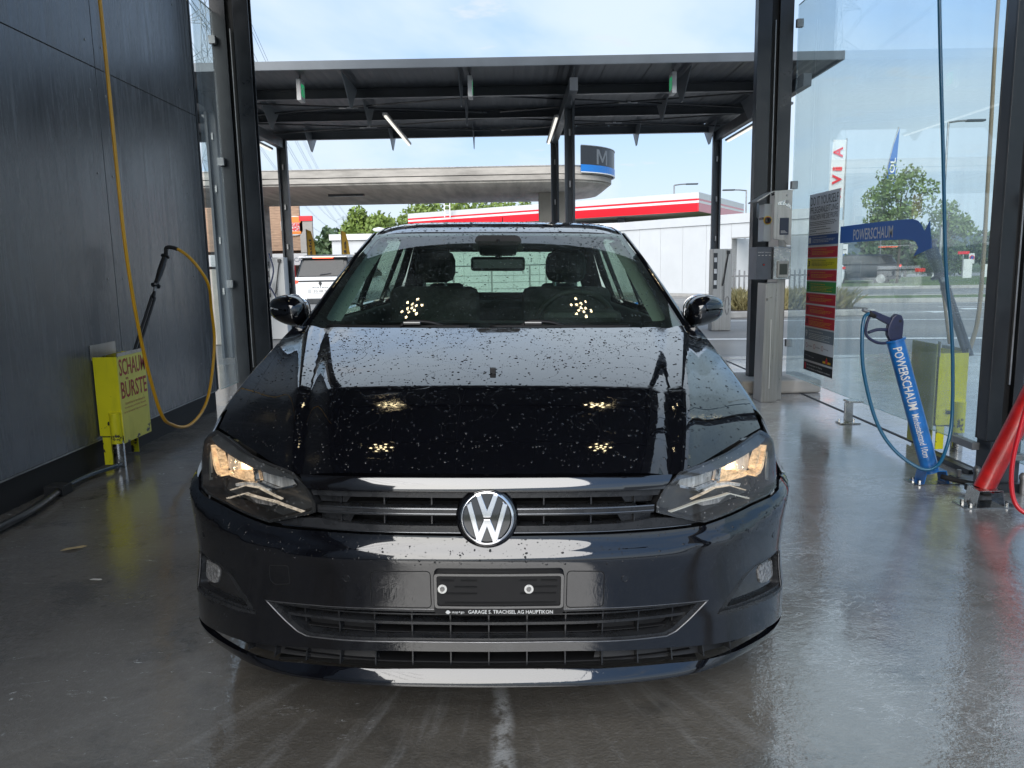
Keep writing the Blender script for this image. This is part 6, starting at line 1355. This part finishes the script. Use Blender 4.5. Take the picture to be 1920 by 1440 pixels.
for sx in (-1, 1):
    mb = MB(); vs_ = np.linspace(-.02, 1.0, 26)
    prof = [(0, 0, 0), (.012, .004, .006), (.028, .012, .005), (.044, .03, -.006), (.052, .062, -.03)]
    def pil(k, v):
        p = wind(1, min(1, max(0, v))); a = prof[int(k)]; return (sx*(p[0]+a[0]*(1-.35*v)), p[1]+a[1]-.001, p[2]+a[2]+.001)
    mb.grid(pil, range(5), vs_); mb.build('front_pillar', P['paint'], car, smooth=True)
    mb = MB(); mb.grid(lambda k, v: (sx*(wind(1, v)[0]-.005-.075*k*(1-.4*v)), wind(1, v)[1]+.03+.05*k, wind(1, v)[2]-.03-.012*k), [0, .5, 1], np.linspace(0, 1, 14)); mb.build('pillar_trim', P['pillar'], car, smooth=True)
    # roof edge rail
    mb = MB(); mb.grid(lambda k, y: (sx*(.606+.028*k), y, roof(.606, y)[2]+.004-.010*k*k*2), [0, .35, .7, 1], np.linspace(YT+.16, 5.45, 24)); mb.build('roof_rail', P['paint'], car, smooth=True)
    G2 = lambda off: (lambda y, h: np.array([sx, 1, 1])*gs(y, h, off))
    yo = [(3.27, -.03), (3.42, .26), (3.60, .58), (3.74, .84), (3.86, 1.0), (5.40, 1.0), (5.62, .5), (5.76, -.03)]
    w1 = rounded([(3.42, .04), (3.62, .42), (3.80, .78), (3.89, .92), (4.30, .92), (4.34, .04)], .02); w2 = rounded([(4.42, .04), (4.40, .92), (5.02, .90), (5.10, .04)], .02); w3 = rounded([(5.16, .04), (5.10, .88), (5.30, .84), (5.55, .04)], .03)
    sf = patch('side_frame', yo, G2(0), P['gloss'], car, holes=[w1, w2, w3], res=.05, out=(sx, 0, .2), skirt=.02)
    for w in (w1, w2, w3): patch('side_window', w, G2(.012), P['side'], sf, res=.08, out=(sx, 0, .2))
    # body side
    def arch(y):
        z = .20
        for c in (2.585, 5.133):
            d = abs(y-c)
            if d < .345: z = max(z, .32+math.sqrt(.345**2-d*d))
        return z
    def side(y, t):
        if y < 3.0: xt, zt = .7935, hood(.7935, y)[2]-.005
        else:
            q = min(1, (y-3.0)/.3); q = q*q*(3-2*q); xt, zt = .7935+.022*q, (hood(.7935, 3.0)[2]-.005)*(1-q)+.985*q
            if y > 5.2: xt -= .03*((y-5.2)/.6)**2
        xm = .892-.014*min(1, max(0, (y-2.3)/.8)); 
        if y > 4.9: xm -= .05*((y-4.9)/.9)**2
        zb = arch(y); z = zt+(zb-zt)*t; k = min(1., (zt-z)/.42)
        x = xt+(xm-xt)*(1-(1-k)**2.4)**.62 if k > 0 else xt
        if z < .45: x -= .03*((.45-z)/.25)**2
        return np.array([sx*x, y, z])
    for nm, a, b in (('fender', 2.292, 3.262), ('front_door', 3.266, 4.333), ('rear_door', 4.337, 5.08), ('rear_quarter', 5.084, 5.80)):
        mb = MB(); mb.grid(lambda y, t: side(y, t), np.linspace(a, b, 40), [0, .015, .04, .08, .13, .2, .3, .4, .5, .62, .75, .88, 1.]); mb.build(nm, P['paint'], car, smooth=True)
    for y in (4.2, 4.95):
        c = Vector(side(y, .28)); MB().tube([c+Vector((0, -.09, 0)), c+Vector((sx*.028, -.07, 0)), c+Vector((sx*.03, .05, 0)), c+Vector((0, .08, 0))], .011, 8, samples=4).build('door_handle', P['paint'], car, smooth=True)
    MB().box(sx*.855-.004, sx*.855+.004, 2.9, 4.8, .17, .22).build('sill', P['satin'], car)
    # wheels
    for y in (2.585, 5.133):
        x0, x1 = sx*.655, sx*.865
        wh = MB().lathe((x0, y, .315), (sx, 0, 0), [(0, .20), (.005, .28), (.03, .312), (.06, .316), (.15, .316), (.18, .311), (.205, .28), (.208, .21), (.19, .20)], 40).build('wheel', P['tyre'], car, smooth=True, auto=45)
        MB().lathe((x0, y, .315), (sx, 0, 0), [(.0, .20), (.19, .205), (.203, .208), (.2, .19), (.12, .18), (.12, .05), (.15, .045), (.15, 0)], 40).build('rim', P['matt'], wh, smooth=True, auto=45)
        for k in range(5):
            a = k*math.tau/5; MB().prism([(-.022, .03), (.022, .03), (.03, .195), (-.03, .195)], lambda u, r_, t_: (x1-sx*(.03+t_), y+math.cos(a)*r_-math.sin(a)*u, .315+math.sin(a)*r_+math.cos(a)*u), .012).build('spoke', P['rim'], wh)
    # wheel housing
    mb = MB(); mb.grid(lambda a, x: (sx*x, 2.585+.36*math.cos(a), .32+.36*math.sin(a)), np.linspace(0, math.pi, 16), [.5, .86]); mb.build('wheel_housing', P['void'], car)
    # door mirror
    mo = MB(); n = 28
    def mshape(a, k):
        # front-view outline (x outward, z) about a centre, k = 0 front pole .. 1 rear rim
        c, s_ = math.cos(a), math.sin(a); e_ = 2/2.7
        ex = abs(c)**e_*(1 if c > 0 else -1); ez = abs(s_)**e_*(1 if s_ > 0 else -1)
        rx = .092 if c > 0 else .070; rz = .062 if s_ > 0 else .070
        zz = ez*rz*(1-.30*max(0, ex)) - (.012*max(0, ex) if s_ < 0 else 0) + .012*ex
        return ex*rx, zz
    def mp(a, t_):
        r_ = math.sin(t_*math.pi/2)**.75; ex, ez = mshape(a, 1); dy = -.095*math.cos(t_*math.pi/2)**.9
        return (sx*(.868+ex*r_), 3.27+dy+.02*ex*r_/.09, 1.033+ez*r_)
    mo.grid(mp, [i*math.tau/n for i in range(n+1)], [.02, .12, .25, .4, .55, .7, .82, .92, 1.]); mo.grid(lambda a, t_: (mp(a, 1)[0]+(sx*.868-mp(a, 1)[0])*.05*t_, 3.27+.05*t_+.02*mshape(a, 1)[0]/.09, mp(a, 1)[2]+(1.033-mp(a, 1)[2])*.05*t_), [i*math.tau/n for i in range(n+1)], [0, 1])
    mr = mo.build('door_mirror', P['paint'], car, smooth=True)
    mb = MB(); mb._add([(mp(i*math.tau/n, 1)[0], 3.315, mp(i*math.tau/n, 1)[2]) for i in range(n)], [tuple(range(n))]); mb.build('mirror_glass', P['chrome'], mr)
    mb = MB(); mb.grid(lambda a, t_: (mp(a, 1)[0], mp(a, 1)[1]-.010-.004*t_, mp(a, 1)[2]-.001), [math.pi*1.0+i*math.pi/14 for i in range(15)], [0, 1]); mb.build('mirror_seam', P['void'], mr)
    MB().prism([(.78, .985), (.83, .985), (.85, .965), (.80, .955), (.77, .96)], lambda a, z, t_: (sx*a, 3.25+t_, z), .07).build('mirror_foot', P['satin'], mr, bev=.008)
    # wiper
    x0 = -.62 if sx < 0 else .02
MB
for pts_, tip in (([(-.66, 3.02), (-.45, 2.955), (-.2, 2.925), (-.10, 2.915)], -.36), ([(-.02, 2.915), (.2, 2.925), (.45, 2.955), (.52, 2.97)], .10)):
    q = [(x, y, .982+.004*math.cos(x*3)) for x, y in pts_]
    wp = MB().tube(q, .006, 6, samples=6).build('wiper', P['matt'], car, smooth=True)
    MB().tube([(tip, 2.925, .985), (tip+.03, 2.93, 1.003), (tip+.11, 2.935, 1.0), (tip+.16, 2.94, .985)], .008, 6, samples=4).build('wiper_arm', P['matt'], wp, smooth=True)
    MB().box(tip+.01, tip+.08, 2.915, 2.945, .990, 1.004).build('wiper_hinge', P['gloss'], wp, bev=.004)
patch('scuttle', mirror([(0, 2.86), (.5, 2.91), (.76, 3.02), (.80, 3.12), (.60, 3.05), (.3, 2.97), (0, 2.95)]), lambda x, y: np.array([x, y, hood(x, min(y, 2.9))[2]-.016]), P['matt'], car, res=.05, out=(0, 0, 1))
mb = MB(); mb.box(-.004, .004, 2.155, 2.16, .85, .852)
c = hood(.008, 2.32); MB().box(-.002, .016, 2.315, 2.33, c[2]-.004, c[2]+.016).build('washer_jet', P['matt'], car, bev=.002)
# ---- rear of the body
Rw = lambda u, h: np.array([u*(.70-.13*h), 5.76-.30*h-.05*(1-u*u)*0, .985+(roof(0, 5.5)[2]-.99)*h])
hatch = patch('tailgate', [(-1.08, -.03), (1.08, -.03), (1.08, 1.0), (-1.08, 1.0)], Rw, P['paint'], car, holes=[rounded([(-.86, .10), (.86, .10), (.84, .86), (-.84, .86)], .06)], res=.06, sc=(.65, .45), out=(0, 1, 0))
patch('rear_window', [(-.87, .09), (.87, .09), (.85, .87), (-.85, .87)], lambda u, h: Rw(u, h)-np.array([0, .01, 0]), P['side'], hatch, res=.1, sc=(.65, .45), out=(0, 1, 0))
MB().box(-.80, .80, 5.80, 5.83, .25, .98).build('rear_panel', P['paint'], car, bev=.01)
MB().box(-.70, .70, 5.50, 5.60, roof(0, 5.5)[2]-.03, roof(0, 5.5)[2]-.005).build('spoiler', P['paint'], car, bev=.008)
MB().box(-.62, .62, 2.25, 5.7, .17, .20).build('underbody', P['void'], car)
MB().box(-.56, .56, 1.93, 2.27, .168, .175).build('undertray', P['void'], car)
MB().box(-.74, .74, 2.10, 2.95, .45, .62).build('engine_bay', P['void'], car)
MB().box(-.50, .50, 1.955, 2.10, .30, .60).build('radiator', P['void'], car)
# ---- cabin
mb = MB(); mb.grid(lambda x, y: (x, y, .955+.012*math.cos(x*2.2)-.30*max(0, y-3.52)), np.linspace(-.76, .76, 14), [2.93, 3.1, 3.3, 3.52, 3.56, 3.75]); mb.build('dashboard', P['cabin'], car, smooth=True)
MB().box(.20, .56, 3.44, 3.60, .955, 1.015).build('instrument_hood', P['cabin'], car, bev=.03)
MB().box(-.77, .77, 3.0, 5.6, .30, .33).build('cabin_floor', P['void'], car)
for sx in (-1, 1): MB().box(sx*.765-.015, sx*.765+.015, 3.1, 5.6, .32, .965).build('door_card', P['cabin'], car, bev=.01)
mb = MB(); ring = [Vector((.365+.185*math.cos(a), 3.66-.07*math.sin(a), .93+.165*math.sin(a))) for a in [i*math.tau/36 for i in range(37)]]; mb.tube(ring, .014, 8); sw = mb.build('steering_wheel', P['cabin'], car, smooth=True)
MB().cyl((.365, 3.64, .93), (.365, 3.69, .925), .06, n=20).build('hub', P['cabin'], sw); MB().box(.20, .53, 3.655, 3.675, .915, .945).build('spoke', P['cabin'], sw)
for x, y, w, zt, nm in ((-.37, 4.30, .25, 1.10, 'front_seat'), (.37, 4.30, .25, 1.10, 'front_seat')):
    st = MB().box(-w, w, 0, .13, .48, zt, Matrix.Translation((x, y, 0)) @ Matrix.Shear('XZ', 4, (0, 0))).build(nm, P['fabric'], car, bev=.05)
    MB().box(x-w, x+w, y-.48, y+.02, .42, .56).build('cushion', P['fabric'], st, bev=.05)
    MB().box(x-.115, x+.115, y+.055, y+.165, zt+.02, zt+.20).build('headrest', P['fabric'], st, bev=.055)
    for q in (-.06, .06): MB().cyl((x+q, y+.11, zt-.02), (x+q, y+.11, zt+.05), .007, n=8).build('headrest_post', P['chrome'], st)
rs = MB().box(-.62, .62, 5.20, 5.34, .50, .985).build('rear_seat', P['fabric'], car, bev=.05)
for x in (-.38, .38): MB().box(x-.12, x+.12, 5.24, 5.33, 1.0, 1.10).build('headrest', P['fabric'], rs, bev=.035)
# interior mirror
im = MB().box(-.125, .125, 3.585, 3.61, 1.19, 1.255).build('interior_mirror', P['gloss'], car, bev=.022)
MB().cyl((0, 3.60, 1.25), (0, 3.66, 1.33), .012, n=8).build('mirror_stem', P['matt'], im)
patch('sensor_cover', rounded([(-.125, 0), (.125, 0), (.10, .07), (-.10, .07)], .02), lambda a, b: np.array([a, 3.655-.03*b, 1.285+b]), P['matt'], im, res=.05)
# ---- water drops on the paint and on the glass
rd = random.Random(3)
def drops(name, fn, sampler, n, rmin, rmax, m, stretch=1.6, flat=.42):
    V, Fc, Nn = [], [], []; k = 6
    for _ in range(n):
        a, b = sampler()
        if a is None: continue
        p = np.array(fn(a, b)); e = 2e-3; ta = np.array(fn(a+e, b))-p; tb = np.array(fn(a, b+e))-p; nr = np.cross(ta, tb); nr /= np.linalg.norm(nr)
        if nr[2] < 0 and abs(nr[2]) > .05: nr = -nr
        elif nr[1] > 0 and abs(nr[2]) <= .05: nr = -nr
        ta /= np.linalg.norm(ta); tb = np.cross(nr, ta); r = rmin+(rmax-rmin)*rd.random()**4.5; q = rd.uniform(.75, stretch); h = r*flat; n0 = len(V); ph = rd.random()*6
        V.append(tuple(p+nr*h))
        for rr, hh in ((.62, .74), (1., -.05)):
            for i in range(k):
                t_ = i*math.tau/k+ph; w = rr*r*(1+.18*math.sin(2.3*t_+ph)); V.append(tuple(p+ta*math.cos(t_)*w*q+tb*math.sin(t_)*w/q**.5+nr*h*hh))
        Fc += [(n0, n0+1+i, n0+1+(i+1) % k) for i in range(k)]+[(n0+1+i, n0+1+k+i, n0+1+k+(i+1) % k, n0+1+(i+1) % k) for i in range(k)]
    me = bpy.data.meshes.new(name); me.from_pydata(V, [], Fc); me.shade_smooth()
    return tag(link(name, me, m, car), kind='stuff')
hood_out = mirror(rear+shut+front)
def smp(poly, bb, dens=None):
    def f():
        for _ in range(60):
            p = (rd.uniform(bb[0], bb[1]), rd.uniform(bb[2], bb[3]))
            if dens and rd.random() > dens(*p): continue
            if inside(np.array([p]), poly)[0]: return p
        return None, None
    return f
def cl(x, y, sc): return noise.noise(Vector((x*sc, y*sc, 1.7)))
P['drop'] = mat('water on black paint', (.004, .004, .006), .06, spec=.45)
wm = mat('water drop', (.9, .95, .95), .02); bn = wm.node_tree.nodes['Principled BSDF']; bn.inputs['Transmission Weight'].default_value = 1.; bn.inputs['IOR'].default_value = 1.33
drops('water_drops', lambda x, y: hood(x, y), smp(hood_out, (-.80, .80, 1.86, 3.05), lambda x, y: .35+.9*max(0, cl(x, y, 5)+.2)), 5600, .0007, .0046, P['drop'], 1.35)
# drops strung along the rims of drying pools
def strings(n):
    out_ = []
    for _ in range(n):
        cx_, cy_ = rd.uniform(-.62, .62), rd.uniform(1.98, 2.9); r = rd.uniform(.02, .075); a0 = rd.random()*6.3; L_ = rd.uniform(1.2, 4.5)
        for i in range(int(L_*r/.0065)): a = a0+i*.0065/r; out_.append((cx_+math.cos(a)*r*1.3, cy_+math.sin(a)*r*(1.1)+rd.gauss(0, .0012)))
    return out_
sl = strings(95); it = iter(sl)
def nxt():
    p = next(it, None)
    return p if p and inside(np.array([p]), hood_out)[0] else (None, None)
drops('water_drops', lambda x, y: hood(x, y), nxt, len(sl), .0010, .0030, P['drop'], 1.5)
drops('water_drops', lambda x, y: roof(x, y), smp(mirror(rfo), (-.6, .6, 3.68, 4.6)), 900, .002, .007, P['drop'])
drops('water_drops', lambda s, z: Fs(s, z), smp(mirror(bt+bb_), (-1.1, 1.1, .16, .6), lambda s, z: 0. if (z < .375 and abs(s) < .62) or z < .2 or (z < .42 and abs(s) > .6) or (abs(s-.03) < .18 and z < .48) else (1. if z > .49 else .4)), 1700, .0008, .0035, P['drop'], 1.2)
drops('water_drops', lambda u, v: wind(u, v, -.0005), smp([(-.96, .03), (.96, .03), (.96, .98), (-.96, .98)], (-1, 1, 0, 1), lambda x, y: .35+max(0, cl(x*.7, y, 4)+.25)), 3600, .0011, .0048, wm, 1.3)
for sx in (-1, 1):
    drops('water_drops', lambda s, z: Fs(s, z), smp([(sx*abs(a), b) for a, b in [(.85, .75), (.53, .70), (.46, .655), (.45, .60), (.57, .57), (.86, .60), (.91, .66)]], (min(sx*.45, sx*.92), max(sx*.45, sx*.92), .57, .75)), 330, .0006, .0022, wm, 1.1)
